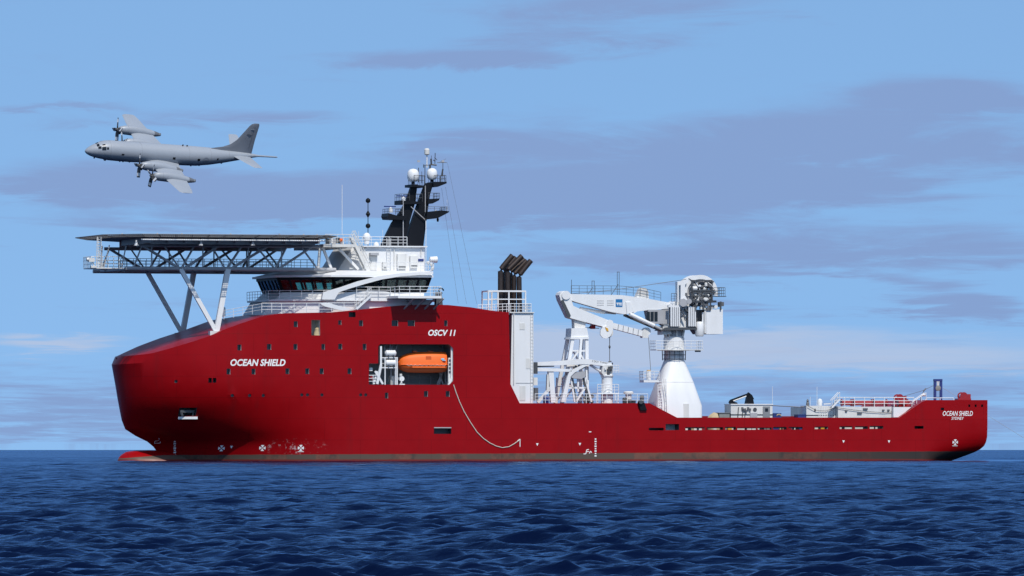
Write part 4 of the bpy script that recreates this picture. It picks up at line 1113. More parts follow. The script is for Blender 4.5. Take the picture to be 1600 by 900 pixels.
# ------------------------------------------------------------------ lifeboat bay
def bay():
    # parts of the ship inside the bay: davit posts, ladder rack, inner rails
    d = MB().beam(P(706, 600, -10.6), P(706, 541, -10.6), .28, .3).build('davit_post', 'white_paint', ship)
    MB().side([(700.5, 559), (705, 559), (705, 601), (700.5, 601)], -10.5, -10.2).build('davit_frame', 'white_dirty', d)
    for k in range(4):
        p, q = P(701.5, 565 + k * 6, -10.53), P(704, 561.5 + k * 6, -10.53); MB().box(p.x, q.x, -10.55, -10.5, p.z, q.z).build('lightening_hole', 'dark_steel', d)
    MB().side([(707, 588), (707.5, 592), (703, 601), (700, 601), (704, 592)], -10.8, -10.5).build('davit_knee', 'white_paint', d)
    d = MB().beam(P(595, 575, -10.7), P(595, 541, -10.7), .22, .24).build('davit_post', 'white_paint', ship)
    MB().beam(P(595, 570, -10.7), P(589, 600, -10.7), .35, .3).build('davit_leg', 'white_paint', d)
    MB().beam(P(586, 580, -10.7), P(598, 600, -10.7), .25, .25).beam(P(584, 600, -10.6), P(589, 580, -10.6), .22, .22).build('davit_leg', 'white_paint', d)
    for px in (601.5, 620.5, 618.3):
        p, q = P(px, 601, -10.6), P(px, 558, -10.6); MB().beam(p, (p.x, p.y, q.z), .13).build('raft_rack_post', 'white_paint', ship)
    for py in (559, 574.5):
        p, q = P(596, py, -10.55), P(621, py, -10.55); MB().beam(p, q, .13).build('raft_rack_rail', 'white_paint', ship)
    MB().ladder(P(604, 552, -9.8), P(606, 538, -9.8), (.35, 0, 0), .07, .5).ladder(P(612, 552, -9.8), P(618, 538, -9.8), (.3, 0, 0), .06, .5).build('rack_ladder', 'grey_steel', ship)
    for py in (562, 568, 574):
        p = P(600, py, -10.4); MB().beam(P(597, py, -10.4), P(601, py, -10.4), .08).build('rack_rung', 'white_paint', ship)
    MB().rail([P(576, 600.5, -10.8), P(590, 600.5, -10.8)], 1.1, 3, .55, .05).build('railing', 'white_paint', ship)
    MB().rail([P(621, 600.5, -6.2), P(690, 600.5, -6.2)], 1.15, 3, 1.6, .035).build('railing', 'grey_steel', ship)
    for a, b in (((686, 601), (693, 575)), ((692, 601), (686, 580)), ((696, 601), (696, 570)), ((683, 601), (690, 583))):
        MB().beam(P(*a, -8), P(*b, -8), .16).build('cradle_strut', 'grey_steel', ship)
    MB().box(P(606, 600, -8).x, P(613, 600, -8).x, -9.5, -8.3, BAY_FLOOR, BAY_FLOOR + 1.1).build('winch_box', 'white_dirty', ship)
    MB().tube([P(611, 601, -9.5), P(611, 577, -9.5)], .1).tube([P(617, 601, -9.8), P(616, 577, -9.8)], .08).build('bay_pipe', 'grey_steel', ship)
    for px, py in ((579, 577), (580.5, 590), (583, 594)):
        c = P(px, py, -10.2); MB().box(c.x - .2, c.x + .2, c.y - .2, c.y + .2, c.z - .2, c.z + .2).build('bay_locker', ('white_paint', 'red_paint')[py > 580], ship)
    # things
    b = P(660, 582, -9.2); L0, L1 = P(622, 570, -9.2).x, P(697.5, 570, -9.2).x
    yc = -9.15
    t = thing('lifeboat', 'orange enclosed lifeboat hanging in the side opening of the red hull', 'lifeboat', (b.x, yc, b.z))
    zk, zg, zr = P(660, 582.5, yc).z, P(660, 570, yc).z, P(660, 549.5, yc).z
    ln = L1 - L0
    def sec(f, w, zlow, ztop, upper):
        x = L0 + ln * f; out = []
        for k in range(13):
            a = math.pi * k / 12
            if upper: out.append((x, yc - w * math.cos(a), zg + (ztop - zg) * (math.sin(a) ** .42)))
            else: out.append((x, yc - w * math.cos(a), zg - (zg - zlow) * (math.sin(a) ** .8)))
        return out
    H = [(0, .45, .7, .3), (.03, .75, .5, .52), (.08, .95, .25, .68), (.18, 1.15, .05, .84), (.33, 1.26, 0, .95), (.5, 1.3, 0, .985), (.7, 1.3, 0, 1.0), (.9, 1.22, .05, 1.0), (.965, 1.1, .1, .97), (.98, .9, .15, .9)]
    MB().loft([sec(f, w, zk + (zg - zk) * lo, 0, False) for f, w, lo, up in H]).build('boat_hull', 'orange_low', t)
    can = MB().loft([sec(f, w, 0, zg + (zr - zg) * up, True) for f, w, lo, up in H]).build('canopy', 'orange', t)
    MB().tube([(L0 + ln * f, yc - w - .03, zg) for f, w, lo, up in H[1:]], .07, 6).build('gunwale', 'orange', t)
    for k in range(9):
        u0, u1 = L0 + ln * (.12 + k * .09), L0 + ln * (.12 + (k + 1) * .09)
        MB().tube([(u0, yc - 1.36, zg - .02), ((u0 + u1) / 2, yc - 1.37, zg - .16), (u1, yc - 1.36, zg - .02)], .022, 5).build('grab_line', 'rope', t)
    for f in (.3, .62): MB().box(L0 + ln * f, L0 + ln * f + .5, yc - .35, yc + .35, zr - .08, zr + .1).build('roof_hatch', 'orange_low', t)
    MB().box(L0 + ln * .52, L0 + ln * .52 + .7, yc - 1.27, yc - 1.15, zg + .35, zg + 1.05).build('side_hatch', 'orange_low', t)
    MB().box(L0 + ln * .24, L1 - .5, yc - 1.34, yc - 1.22, zg - .38, zg - .2).build('rubbing_strake', 'orange', t)
    MB().box(L1 - .3, L1 + .25, yc - .9, yc + .9, zg - .14, zg).build('stern_platform', 'orange', t)
    MB().lathe([(.28, -.12), (.3, 0), (.05, .05)], (L0 + ln * .02, yc - .3, zg + .35), 'z', 8).build('bow_fitting', 'orange_low', t)
    MB().tube([(L0 + ln * .28, yc, zr - .35), (L0 + ln * .28, yc, zr + .9)], .06).build('lifting_hook', 'wire', t)
    MB().tube([(L0 + ln * .92, yc, zr - .1), (L0 + ln * .92, yc, zr + .9)], .06).build('lifting_hook', 'wire', t)
    MB().box(L0 + ln * .835, L0 + ln * .9, yc - 1.3, yc - 1.2, zr - 1.0, zr - .82).box(L0 + ln * .86, L0 + ln * .93, yc - 1.3, yc - 1.2, zr - 1.12, zr - 1.03).build('flag_mark', 'pale_blue', t)
    MB().box(L0 + ln * .87, L0 + ln * .93, yc - 1.29, yc - 1.2, zr - 1.24, zr - 1.17).build('flag_stripe', 'red_paint', t)
    n = 0
    for py, lab in ((552, 'upper'), (567, 'lower')):
        for ly, where in ((-10.3, 'at the hull side'), (-9.2, 'further inboard')):
            a, c = P(601, py, ly), P(619, py, ly); r = .42
            cx = (a.x + c.x) / 2; hl = (c.x - a.x) / 2
            t = thing('life_raft', f'white ribbed life raft canister on the {lab} rack row, {where}', 'life raft', (cx, ly, a.z - r), 'life raft canisters beside the lifeboat')
            prof = [(.18, -hl), (r * .8, -hl + .12)]
            for k in range(4):
                u = -hl + .12 + (2 * hl - .24) * (k + .1) / 4; v = -hl + .12 + (2 * hl - .24) * (k + .9) / 4
                prof += [(r * .93, u), (r, u + .06), (r, v - .06), (r * .93, v)]
            prof += [(r * .8, hl - .12), (.18, hl)]
            MB().lathe(prof, (cx, ly, a.z), 'x', 16).build('canister', 'white_paint', t)
            for s in (-.45, .45):
                MB().box(cx + s * hl - .08, cx + s * hl + .08, ly - r, ly + r, a.z - r - .08, a.z - r + .12).build('cradle', 'dark_steel', t)
    c = P(627, 590, -9.8)
    t = thing('hose_reel', 'small white hose reel standing on the lifeboat bay floor', 'hose reel', (c.x, c.y, BAY_FLOOR))
    MB().lathe([(.32, -.3), (.32, -.24), (.14, -.22), (.14, .22), (.32, .24), (.32, .3)], (c.x, c.y, BAY_FLOOR + .75), 'y', 14).build('drum', 'white_paint', t)
    MB().beam((c.x - .2, c.y - .35, BAY_FLOOR), (c.x, c.y - .35, BAY_FLOOR + .8), .1).beam((c.x + .25, c.y + .35, BAY_FLOOR), (c.x, c.y + .35, BAY_FLOOR + .8), .1).beam((c.x - .3, c.y, BAY_FLOOR + .06), (c.x + .4, c.y, BAY_FLOOR + .06), .5, .12).build('stand', 'white_paint', t)
    MB().box(c.x - .25, c.x + .05, c.y - .2, c.y + .2, BAY_FLOOR + 1.1, BAY_FLOOR + 1.35).build('cover', 'white_dirty', t)
    # tan covered winch in the square side opening
    c = P(494, 524, -10.3); t = MB().lathe([(.42, 0), (.4, .35), (.28, .6), (.3, .78), (.2, .95), (.03, 1.0)], (c.x + .15, on_hull(494, 520).y + .8, on_hull(494, 524).z), 'z', 12)
    single(t, 'covered_capstan', 'canvas_tan', (c.x + .15, on_hull(494, 520).y + .8, on_hull(494, 524).z), 'tan canvas covered capstan in the tall opening of the red bow', 'capstan')
    # white rope looped down the shell
    pts = [(708.5, 601), (712, 612), (718, 628), (725, 643), (735, 660), (745, 675), (755, 685), (765, 692), (775, 697), (785, 699.5), (795, 698), (803, 693.5), (811.5, 687.5)]
    q = [on_hull(a, b, .05) for a, b in pts]
    single(MB().tube(q, .05, 6), 'mooring_rope', 'rope', q[0], 'pale rope hanging in a long loop down the red hull side', 'rope')
bay()

# ------------------------------------------------------------------ main offshore crane
CR = -6.5
def main_crane():
    base = P(1053, 652, CR); cx = base.x
    t = thing('offshore_crane', 'big white knuckle boom crane on a flared pedestal with winch drum on top', 'crane', (cx, CR, DECK_Z))
    def ring(px0, px1, py, hy, sq, n=28):
        a, b = P(px0, py, CR), P(px1, py, CR); c = (a.x + b.x) / 2; hx = (b.x - a.x) / 2 * .97; out = []
        for k in range(n):
            u = 2 * math.pi * (k + .5) / n; e = 2 / sq
            co, si = math.cos(u), math.sin(u)
            out.append((c + hx * math.copysign(abs(co) ** e, co), CR + hy * math.copysign(abs(si) ** e, si), a.z))
        return out
    rr = [ring(1015, 1091.5, 682, 2.8, 6), ring(1016, 1091, 634, 2.75, 7), ring(1026.5, 1081, 597, 2.0, 4.0), ring(1037.5, 1069, 563, 1.2, 2)]
    ped = MB().loft(rr).build('pedestal', 'white_paint', t, angle=24)
    cz = P(1053, 563, CR).z
    q = lambda py: P(1053, py, CR).z
    MB().lathe([(1.18, 0), (1.18, q(548) - cz), (1.3, q(547) - cz), (1.3, q(528) - cz), (1.15, q(526) - cz)], (cx, CR, cz), 'z', 24).build('column', 'white_paint', t)
    cg = MB()
    for k in range(14):
        a = 2 * math.pi * k / 14; cg.tube([(cx + 1.45 * math.cos(a), CR + 1.45 * math.sin(a), cz), (cx + 1.5 * math.cos(a), CR + 1.5 * math.sin(a), q(548))], .035, 5)
    for zz in (q(561), q(554.5)):
        cg.tube([(cx + 1.46 * math.cos(a), CR + 1.46 * math.sin(a), zz) for a in [2 * math.pi * k / 20 for k in range(21)]], .04, 5)
    cg.build('column_cage', 'dark_steel', t)
    pl = MB().lathe([(1.2, -.12), (2.1, -.1), (2.1, 0), (1.2, 0)], (cx, CR, q(546.5)), 'z', 20).box(P(1018, 546, CR).x, P(1092, 546, CR).x, CR - 1.9, CR + .6, q(546.5) - .08, q(546.5) + .02).build('service_platform', 'white_dirty', t)
    a, b = P(1018, 546, CR).x, P(1091, 546, CR).x
    MB().rail([(a, CR + .6, q(546)), (a, CR - 1.9, q(546)), (b, CR - 1.9, q(546)), (b, CR + .6, q(546))], 1.05, 3, .75, .035).build('platform_railing', 'white_paint', pl)
    p = P(1090, 547.5, CR - 1.5); MB().box(p.x - .3, p.x + .35, p.y - .2, p.y + .2, p.z - .2, p.z + .1).build('platform_box', 'dark_steel', pl)
    sm = [(x, y - (.012 if y < CR else -.012), z) for x, y, z in rr[2]]; MB().tube(sm + sm[:1], .025, 5).build('weld_seam', 'white_dirty', t)
    p = P(1072, 640, CR - 2.7); MB().box(p.x - .35, p.x + .35, CR - 2.78, CR - 2.6, p.z - 1.0, p.z + .75).build('access_door', 'white_dirty', t)
    # ladder and small landing on the pedestal
    p, p2 = P(1031.5, 650, CR - 3.0), P(1031.5, 592, CR - 2.6)
    MB().ladder((p.x, CR - 3.1, p.z), (p2.x, CR - 2.5, p2.z), (.28, 0, 0), .05, .35).build('ladder', 'white_paint', t)
    MB().ladder((p.x + .75, CR - 3.05, p.z + .4), (p2.x + .7, CR - 2.4, p2.z), (.12, 0, 0), .045, .8).build('pipe_run', 'white_dirty', t)
    p, p2 = P(1003, 597.5, CR - 2), P(1027, 594, CR - 2)
    ld = MB().box(p.x, p2.x, CR - 2.8, CR - 1, p.z, p2.z).build('landing', 'white_paint', t)
    MB().rail([(p2.x, CR - 2.8, p2.z), (p.x, CR - 2.8, p2.z), (p.x, CR - 1, p2.z)], 1.1, 3, .6, .045).build('landing_railing', 'white_paint', ld)
    c = P(1013.5, 585, CR - 2); MB().lathe([(.3, -.7), (.3, .35), (.1, .4)], c, 'z', 12).build('hook_stowage', 'white_paint', ld)
    MB().lathe([(.26, .4), (.24, .55)], c, 'z', 12).build('hook_collar', 'yellow_paint', ld)
    # slewing base
    MB().lathe([(1.05, q(527) - q(527)), (1.05, q(515) - q(527))], (cx + .1, CR, q(527)), 'z', 20).build('slewing_ring', 'grey_steel', t)
    m = MB()
    for k in range(8):
        a = 2 * math.pi * k / 8; m.beam((cx + 1.2 * math.cos(a), CR + 1.2 * math.sin(a), q(526)), (cx + 1.35 * math.cos(a), CR + 1.3 * math.sin(a), q(516)), .14)
    m.build('slew_motors', 'white_dirty', t)
    y0, y1 = CR - 1.9, CR + 1.9
    S = lambda pts, a, b, n, mt: MB().side(pts, a, b).build(n, mt, t)
    S([(1041, 511.5), (1089, 511.5), (1089, 515), (1036, 516.5)], y0, y1, 'slew_platform', 'dark_steel')
    S([(1045, 476), (1057, 470), (1078, 470), (1078, 512), (1045, 512)], CR - 1.2, CR + 1.5, 'house', 'white_paint')
    # white radiator banks, each of upright tubes
    for x0, n in ((1048.5, 5), (1076.5, 4)):
        for k in range(n):
            px = x0 + k * 3.1; p, p2 = P(px, 510, y0), P(px, 480, y0)
            MB().box(p.x - .09, p.x + .09, y0 - .12, y0 + .1, p.z, p2.z).build('radiator_tube', 'white_paint', t)
        p, p2 = P(x0 - 2, 510.5, y0), P(x0 + 3.1 * n - .5, 479.5, y0)
        MB().box(p.x, p2.x, y0 + .12, y0 + .3, p.z, p2.z).build('radiator_back', 'dark_steel', t)
    S([(1044.5, 477), (1065, 477), (1065, 480), (1044.5, 480)], y0 - .1, y0 + .5, 'radiator_header', 'white_paint')
    # counterweight box
    S([(1103.5, 484), (1129.5, 483), (1129.5, 522), (1103.5, 522)], y0, y1 - .3, 'counterweight_box', 'white_paint')
    S([(1086, 484), (1103, 484), (1103, 522), (1092, 522), (1087, 515)], y0 + 1.2, y1, 'counterweight_frame', 'machinery')
    for a, b in (((1098, 520), (1098, 488)), ((1093, 520), (1093, 505)), ((1101.5, 521), (1101.5, 484))):
        MB().beam(P(*a, y0 + .3), P(*b, y0 + .3), .18).build('frame_post', 'white_paint', t)
    MB().lathe([(.45, -1.1), (.55, -.9), (.55, .5), (.4, .75)], P(1093, 512, y0 + .4), 'z', 14).build('accumulator', 'white_paint', t)
    # winch drum and its guard arch on top
    wc = P(1089, 458, CR)
    arch = []
    r0, r1 = 1.75, 2.25
    ann = [(wc.x + r1 * math.cos(a), wc.z + r1 * math.sin(a)) for a in [R(-10 + 190 * k / 22) for k in range(23)]] + [(wc.x + r0 * math.cos(a), wc.z + r0 * math.sin(a)) for a in [R(180 - 190 * k / 22) for k in range(23)]]
    for yy in (CR - 1.55, CR + 1.15):
        MB().loft([[(x, yy, z) for x, z in ann], [(x, yy + .35, z) for x, z in ann]]).build('drum_guard', 'white_paint', t)
    MB().lathe([(1.72, -1.25), (1.72, -1.15), (1.2, -1.1), (1.2, 1.0), (1.72, 1.05), (1.72, 1.15)], wc, 'y', 28).build('winch_drum', 'grey_steel', t)
    MB().lathe([(.5, -1.6), (.6, -1.3), (.6, 1.2)], wc, 'y', 16).build('drum_hub', 'dark_steel', t)
    for a in range(6):
        u = R(60 * a + 12); MB().beam((wc.x + .4 * math.cos(u), CR - 1.32, wc.z + .4 * math.sin(u)), (wc.x + 1.65 * math.cos(u), CR - 1.32, wc.z + 1.65 * math.sin(u)), .12).build('drum_spoke', 'white_dirty', t)
    # machinery cage: frames, pipes, motors
    for (a, b) in (((1081, 438.5), (1113, 438.5)), ((1081, 454), (1113, 454)), ((1081, 470.5), (1119, 470.5)), ((1081, 438.5), (1081, 470)), ((1112.5, 438.5), (1112.5, 470)), ((1097, 454), (1097, 470)), ((1079, 457), (1118, 457)), ((1080, 471.5), (1119, 471.5)), ((1126, 471), (1126, 484)), ((1087, 470), (1087, 486)), ((1099, 471), (1099, 484)), ((1110, 471), (1110, 484))):
        for yy in (y0, ) if a[1] != b[1] else (y0, y0 + 1.2):
            MB().beam(P(*a, yy - .1), P(*b, yy - .1), .18).build('cage_bar', 'dark_steel', t)
    MB().box(P(1080, 471, y0).x, P(1120, 471, y0).x, y0, y1, P(1090, 472.5, y0).z, P(1090, 471, y0).z).build('winch_platform', 'dark_steel', t)
    rnd = random.Random(3)
    for k in range(64):
        px, py = rnd.uniform(1083, 1111), rnd.choice((rnd.uniform(440, 452), rnd.uniform(457, 469)))
        c = P(px, py, y0 + rnd.uniform(-.05, .4)); s = rnd.uniform(.1, .3)
        m = MB()
        if k % 3: m.lathe([(s * .6, -s * 1.4), (s, -s), (s, s * .8), (s * .5, s * 1.3)], c, rnd.choice('xyz'), 10)
        else:
            d = Vector((rnd.uniform(-1, 1), 0, rnd.uniform(-1, 1))).normalized() * .8; m.tube([c - d, c + Vector((0, -.2, .1)), c + d], .06, 6)
        m.build('hydraulic_unit', ('machinery', 'white_dirty', 'dark_steel', 'white_paint')[k % 4], t)
    for k in range(14):
        px, py = rnd.uniform(1086, 1126), rnd.uniform(474, 483)
        c = P(px, py, y0 + rnd.uniform(0, .6)); s = rnd.uniform(.12, .28); MB().box(c.x - s, c.x + s * 1.6, c.y - s, c.y + s, c.z - s, c.z + s).build('valve_block', ('machinery', 'white_dirty', 'grey_steel')[k % 3], t)
    for k in range(10):
        px, py = rnd.uniform(1062, 1088), rnd.uniform(473, 508)
        c = P(px, py, y0 + .2); d = Vector((rnd.uniform(-.4, .4), 0, rnd.uniform(-.9, .9))); MB().tube([c - d, c + Vector((.1, -.15, 0)), c + d], .07, 6).build('hose', ('machinery', 'dark_steel')[k % 2], t)
    MB().rail([(P(1113, 463, y0).x, y0, P(1113, 463, y0).z), (P(1133, 463, y0).x, y0, P(1113, 463, y0).z), (P(1133, 463, y0).x, y1, P(1113, 463, y0).z)], 1.1, 3, .8, .03).build('aft_railing', 'dark_steel', t)
    MB().beam(P(1113, 463.3, y0 + .5), P(1133, 463.3, y0 + .5), 1.0, .08).build('aft_platform', 'dark_steel', t)
    # A-post in front of the drum
    S([(1058.5, 440), (1070, 438.5), (1074, 441), (1070.5, 445), (1070, 470), (1073, 478), (1062, 478), (1063.5, 468), (1063.5, 445), (1060.5, 446), (1060.5, 472), (1058.5, 472)], y0, y0 + .9, 'head_post', 'white_paint')
    S([(1071, 462), (1077, 474), (1074, 476), (1068.5, 466)], y0 - .1, y0 + .3, 'head_strut', 'white_paint')
    MB().lathe([(.5, -.2), (.5, .2)], P(1067, 473, y0 - .1), 'y', 16).lathe([(.35, -.2), (.35, .2)], P(1076, 471, y0 - .1), 'y', 14).build('pivot_pin', 'grey_steel', t)
    MB().rail([(P(1049, 472, y0).x, y0, P(1049, 471, y0).z), (P(1058, 472, y0).x, y0, P(1049, 471, y0).z)], 1.0, 3, .35, .03).build('pivot_railing', 'dark_steel', t)
    # operator's cab, its shade put into the grey colour
    p, p2 = P(1009, 506, CR), P(1030, 484, CR)
    cab = MB().prism([(p.x + .4, CR - .9), (p2.x + 1.0, CR - .9), (p2.x + 1.0, CR + 1), (p.x + .4, CR + 1)], [(p.x, CR - .9), (p2.x + 1.4, CR - .9), (p2.x + 1.4, CR + 1), (p.x, CR + 1)], p.z, p2.z).build('cab', 'grey_steel', t)
    for k in range(3):
        a, b = P(1010.5 + k * 6, 502, CR - .93), P(1015.5 + k * 6, 487, CR - .93); MB().box(a.x, b.x, CR - .95, CR - .9, a.z, b.z).build('cab_window', 'dark_glass', cab)
    S([(1028, 486), (1046, 481), (1046, 516), (1034, 506)], CR - .6, CR + .9, 'cab_bracket', 'white_paint')
    # main boom
    by0, by1 = CR - .75, CR + .75
    S([(884, 456), (892, 459.5), (971, 461), (1008, 466), (1047, 473), (1047, 482), (1010, 485), (996, 486.5), (990, 490), (975, 491), (955, 487.5), (899, 471.5), (890, 468)], by0, by1, 'main_boom', 'white_paint')
    S([(978, 472), (985, 472), (991, 487), (980, 491)], by0 - .12, by1 + .12, 'boom_lug', 'white_paint')
    S([(1000, 451), (1003, 449.5), (1009, 450), (1013, 455), (1014, 467), (994, 465)], CR - .5, CR + .5, 'boom_winch', 'white_dirty')
    S([(874, 461), (876, 457), (881, 454.5), (886, 455), (890, 459), (892, 466), (896, 478), (905, 482), (950, 500), (953, 507), (948, 512), (893, 497.5), (889, 496), (876, 469)], by0 - .15, by1 + .15, 'jib', 'white_paint')
    S([(876, 470), (887, 496), (890, 496.5), (892, 493), (880, 468)], by0 - .25, by0 - .16, 'jib_side_plate', 'dark_steel')
    MB().lathe([(.55, -1.05), (.55, 1.05)], P(881, 461.5, CR), 'y', 18).build('knuckle_pin', 'white_paint', t)
    MB().tube([P(906, 482, CR), P(945, 488.5, CR)], .2, 10).build('cylinder_barrel', 'white_paint', t)
    MB().tube([P(945, 488.5, CR), P(962, 490, CR)], .12, 10).build('cylinder_rod', 'grey_steel', t)
    for yy in (CR - .85, CR + .85):
        MB().tube([P(984, 491, yy), P(1022, 509, yy)], .26, 10).build('luffing_cylinder', 'white_paint', t)
        MB().tube([P(1022, 509, yy), P(1044, 520, yy)], .16, 10).build('luffing_rod', 'grey_steel', t)
    MB().beam(P(975, 492, CR), P(1034, 517, CR), .5, .3).build('cylinder_guard', 'dark_steel', t)
    S([(1036, 510), (1046, 510), (1050, 522), (1036, 523)], CR - 1.2, CR + 1.2, 'cylinder_foot', 'white_dirty')
    # sheave plate and telescopic tip
    S([(949, 501), (953, 499.5), (957, 501), (959, 506), (957, 518), (954, 525), (948, 529), (942, 528), (938, 523), (938.5, 516), (942, 511), (948, 509)], by0 - .3, by0 - .05, 'sheave_plate', 'white_paint')
    MB().lathe([(.75, -.5), (.75, .4)], P(947.5, 519, CR), 'y', 20).build('sheave', 'white_dirty', t)
    S([(945.5, 511), (950, 513), (951, 518), (948, 517)], by0 - .36, by0 - .3, 'sheave_mark', 'yellow_paint')
    for k in range(6):
        f0, f1 = k / 6, (k + .9) / 6
        T = lambda f: (959 + 47 * f, 504.5 + 12.5 * f); U = lambda f: (958 + 47 * f, 513.5 + 12.5 * f)
        S([T(f0), T(f1), U(f1), U(f0)], CR - .45, CR + .45, 'jib_section', 'white_paint')
    S([(959, 506), (1006, 518.5), (1005.5, 524), (958.5, 511.5)], CR - .36, CR + .36, 'jib_core', 'dark_steel')
    MB().lathe([(.5, -.45), (.5, .45)], P(1009.5, 518, CR), 'y', 16).build('tip_sheave', 'white_paint', t)
    S([(1004, 517), (1009, 512), (1013.5, 516), (1013, 528), (1004, 528)], CR - .5, CR + .5, 'tip_head', 'white_dirty')
    # wires, hook, jib cylinder
    MB().tube([P(952.5, 522, CR), P(952.5, 566, CR)], .05, 5).build('hoist_wire', 'wire', t)
    MB().lathe([(.05, -.25), (.15, 0), (.05, .25)], P(952.5, 542, CR), 'z', 10).build('hook_weight', 'dark_steel', t)
    c = P(953.5, 568, CR); MB().tube([(c.x + .28 * math.cos(a), c.y, c.z + .28 * math.sin(a)) for a in [R(k * 25 + 60) for k in range(14)]], .08, 6).build('hook', 'dark_steel', t)
    MB().tube([P(1013, 526, CR), (P(1013, 526, CR).x, CR - 1.0, P(1013, 579, CR).z)], .035, 5).build('hoist_wire', 'wire', t)
    MB().tube([P(915, 512, CR), P(936, 513, CR)], .05, 6).tube([P(920, 513, CR), P(924, 508, CR)], .08).build('tugger_wire', 'dark_steel', t)
    MB().lathe([(.25, -.3), (.25, .3)], P(926, 511, CR), 'x', 10).build('tugger_winch', 'red_paint', t)
    # walkway, rails and aerial masts along the boom
    zb = P(930, 460.5, CR).z
    MB().rail([(P(890, 460, CR).x, CR - .7, zb), (P(965, 460, CR).x, CR - .7, zb), (P(998, 464, CR).x, CR - .7, zb - .2), (P(1030, 471, CR).x, CR - .7, P(1030, 470.5, CR).z)], 1.1, 3, 1.0, .026).build('boom_railing', 'dark_steel', t)
    for px, top in ((893, 437), (925, 439), (928.5, 439), (964.5, 425), (967.5, 425)):
        a = P(px, 461, CR); MB().tube([a, (a.x, CR, P(px, top, CR).z)], .035, 5).build('boom_mast', 'dark_steel', t)
    for a, b in (((924.5, 439), (929, 439)), ((964, 425), (968, 425)), ((918, 461), (926, 449)), ((955, 461), (966, 444))):
        MB().tube([P(*a, CR), P(*b, CR)], .035, 5).build('boom_mast_stay', 'dark_steel', t)
    MB().tube([P(893, 459, CR), P(960, 453, CR), P(1072, 436.5, CR)], .035, 5).build('luffing_wire', 'wire', t)
    # maker's plate: blue square with white strokes, and small lines of writing
    lp, lq = P(962, 479.5, by0), P(972.5, 467.5, by0)
    lg = MB().box(lp.x, lq.x, by0 - .03, by0 - .005, lp.z, lq.z).build('logo_plate', 'logo_blue', t, smooth=False)
    w, hgt = lq.x - lp.x, lq.z - lp.z
    L = MB()
    def stroke(x0, x1, z0, z1): L.box(lp.x + w * x0, lp.x + w * x1, by0 - .05, by0 - .032, lp.z + hgt * z0, lp.z + hgt * z1)
    stroke(.08, .92, .44, .54)
    for u in (.24, .5, .76): stroke(u - .05, u + .05, .2, .44)
    stroke(.6, .92, .2, .28)
    L.build('logo_strokes', 'mark_white', lg, smooth=False)
    for px0 in (933, 948.5):
        for k in range(3):
            a, b = P(px0, 470.6 + k * 3.4, by0), P(px0 + 10.5, 469.4 + k * 3.4, by0)
            L = MB()
            for j in range(5): L.box(lerp(a.x, b.x, (j + .08) / 5), lerp(a.x, b.x, (j + .8) / 5), by0 - .02, by0 - .003, a.z, b.z)
            o = L.build('load_table_line', 'grey_steel', t, smooth=False); o['kind'] = 'stuff'
main_crane()

# ------------------------------------------------------------------ boom rest tower and deck crane
def rest_tower():
    a = P(903, 630, -5.5); zb = zm
    t = thing('boom_rest_tower', 'white lattice tower holding up the end of the big crane boom', 'tower', (a.x, -6.5, zb))
    y0, y1 = -8.0, -5.0
    T0, T1 = P(896, 530, y0), P(918, 530, y0); B0, B1 = P(878, 630, y0), P(917, 630, y0)
    def leg(p, q, y): MB().beam((q.x, y, zb), (p.x, -6.5 + (y + 6.5) * .7, p.z), .42, .42).build('tower_leg', 'white_paint', t)
    for y in (y0, y1):
        leg(T0, B0, y); leg(T1, B1, y)
    MB().side([(893, 513), (917, 512), (920, 528), (892, 528)], y0 + .3, y1 - .3).build('tower_head', 'white_paint', t)
    MB().side([(897, 499), (916, 503), (914, 513), (898, 513)], y0 + .9, y1 - .9).build('boom_saddle', 'white_dirty', t)
    MB().side([(892, 527), (920, 526), (920, 530), (891, 530)], y0 + .1, y1 - .1).build('tower_collar', 'white_paint', t)
    for py0, py1 in ((548, 571), (571, 600), (600, 629)):
        f = lambda py: (py - 530) / 100
        for y in (y0, y1):
            yy = lambda py: -6.5 + (y + 6.5) * (.7 + .3 * f(py))
            L = lambda py: Vector((lerp(T0.x, B0.x, f(py)), yy(py), lerp(T0.z, zb, f(py)))); Rr = lambda py: Vector((lerp(T1.x, B1.x, f(py)), yy(py), lerp(T0.z, zb, f(py))))
            MB().beam(L(py0), Rr(py0), .2).build('tower_strut', 'white_paint', t)
            MB().beam(L(py1), (L(py0) + Rr(py0)) / 2, .2).build('tower_brace', 'white_paint', t)
            MB().beam(Rr(py1), (L(py0) + Rr(py0)) / 2, .2).build('tower_brace', 'white_paint', t)
    MB().beam(P(908, 530, y0 + .2), P(905, 566, y0), .3).build('tower_post', 'white_paint', t)
rest_tower()

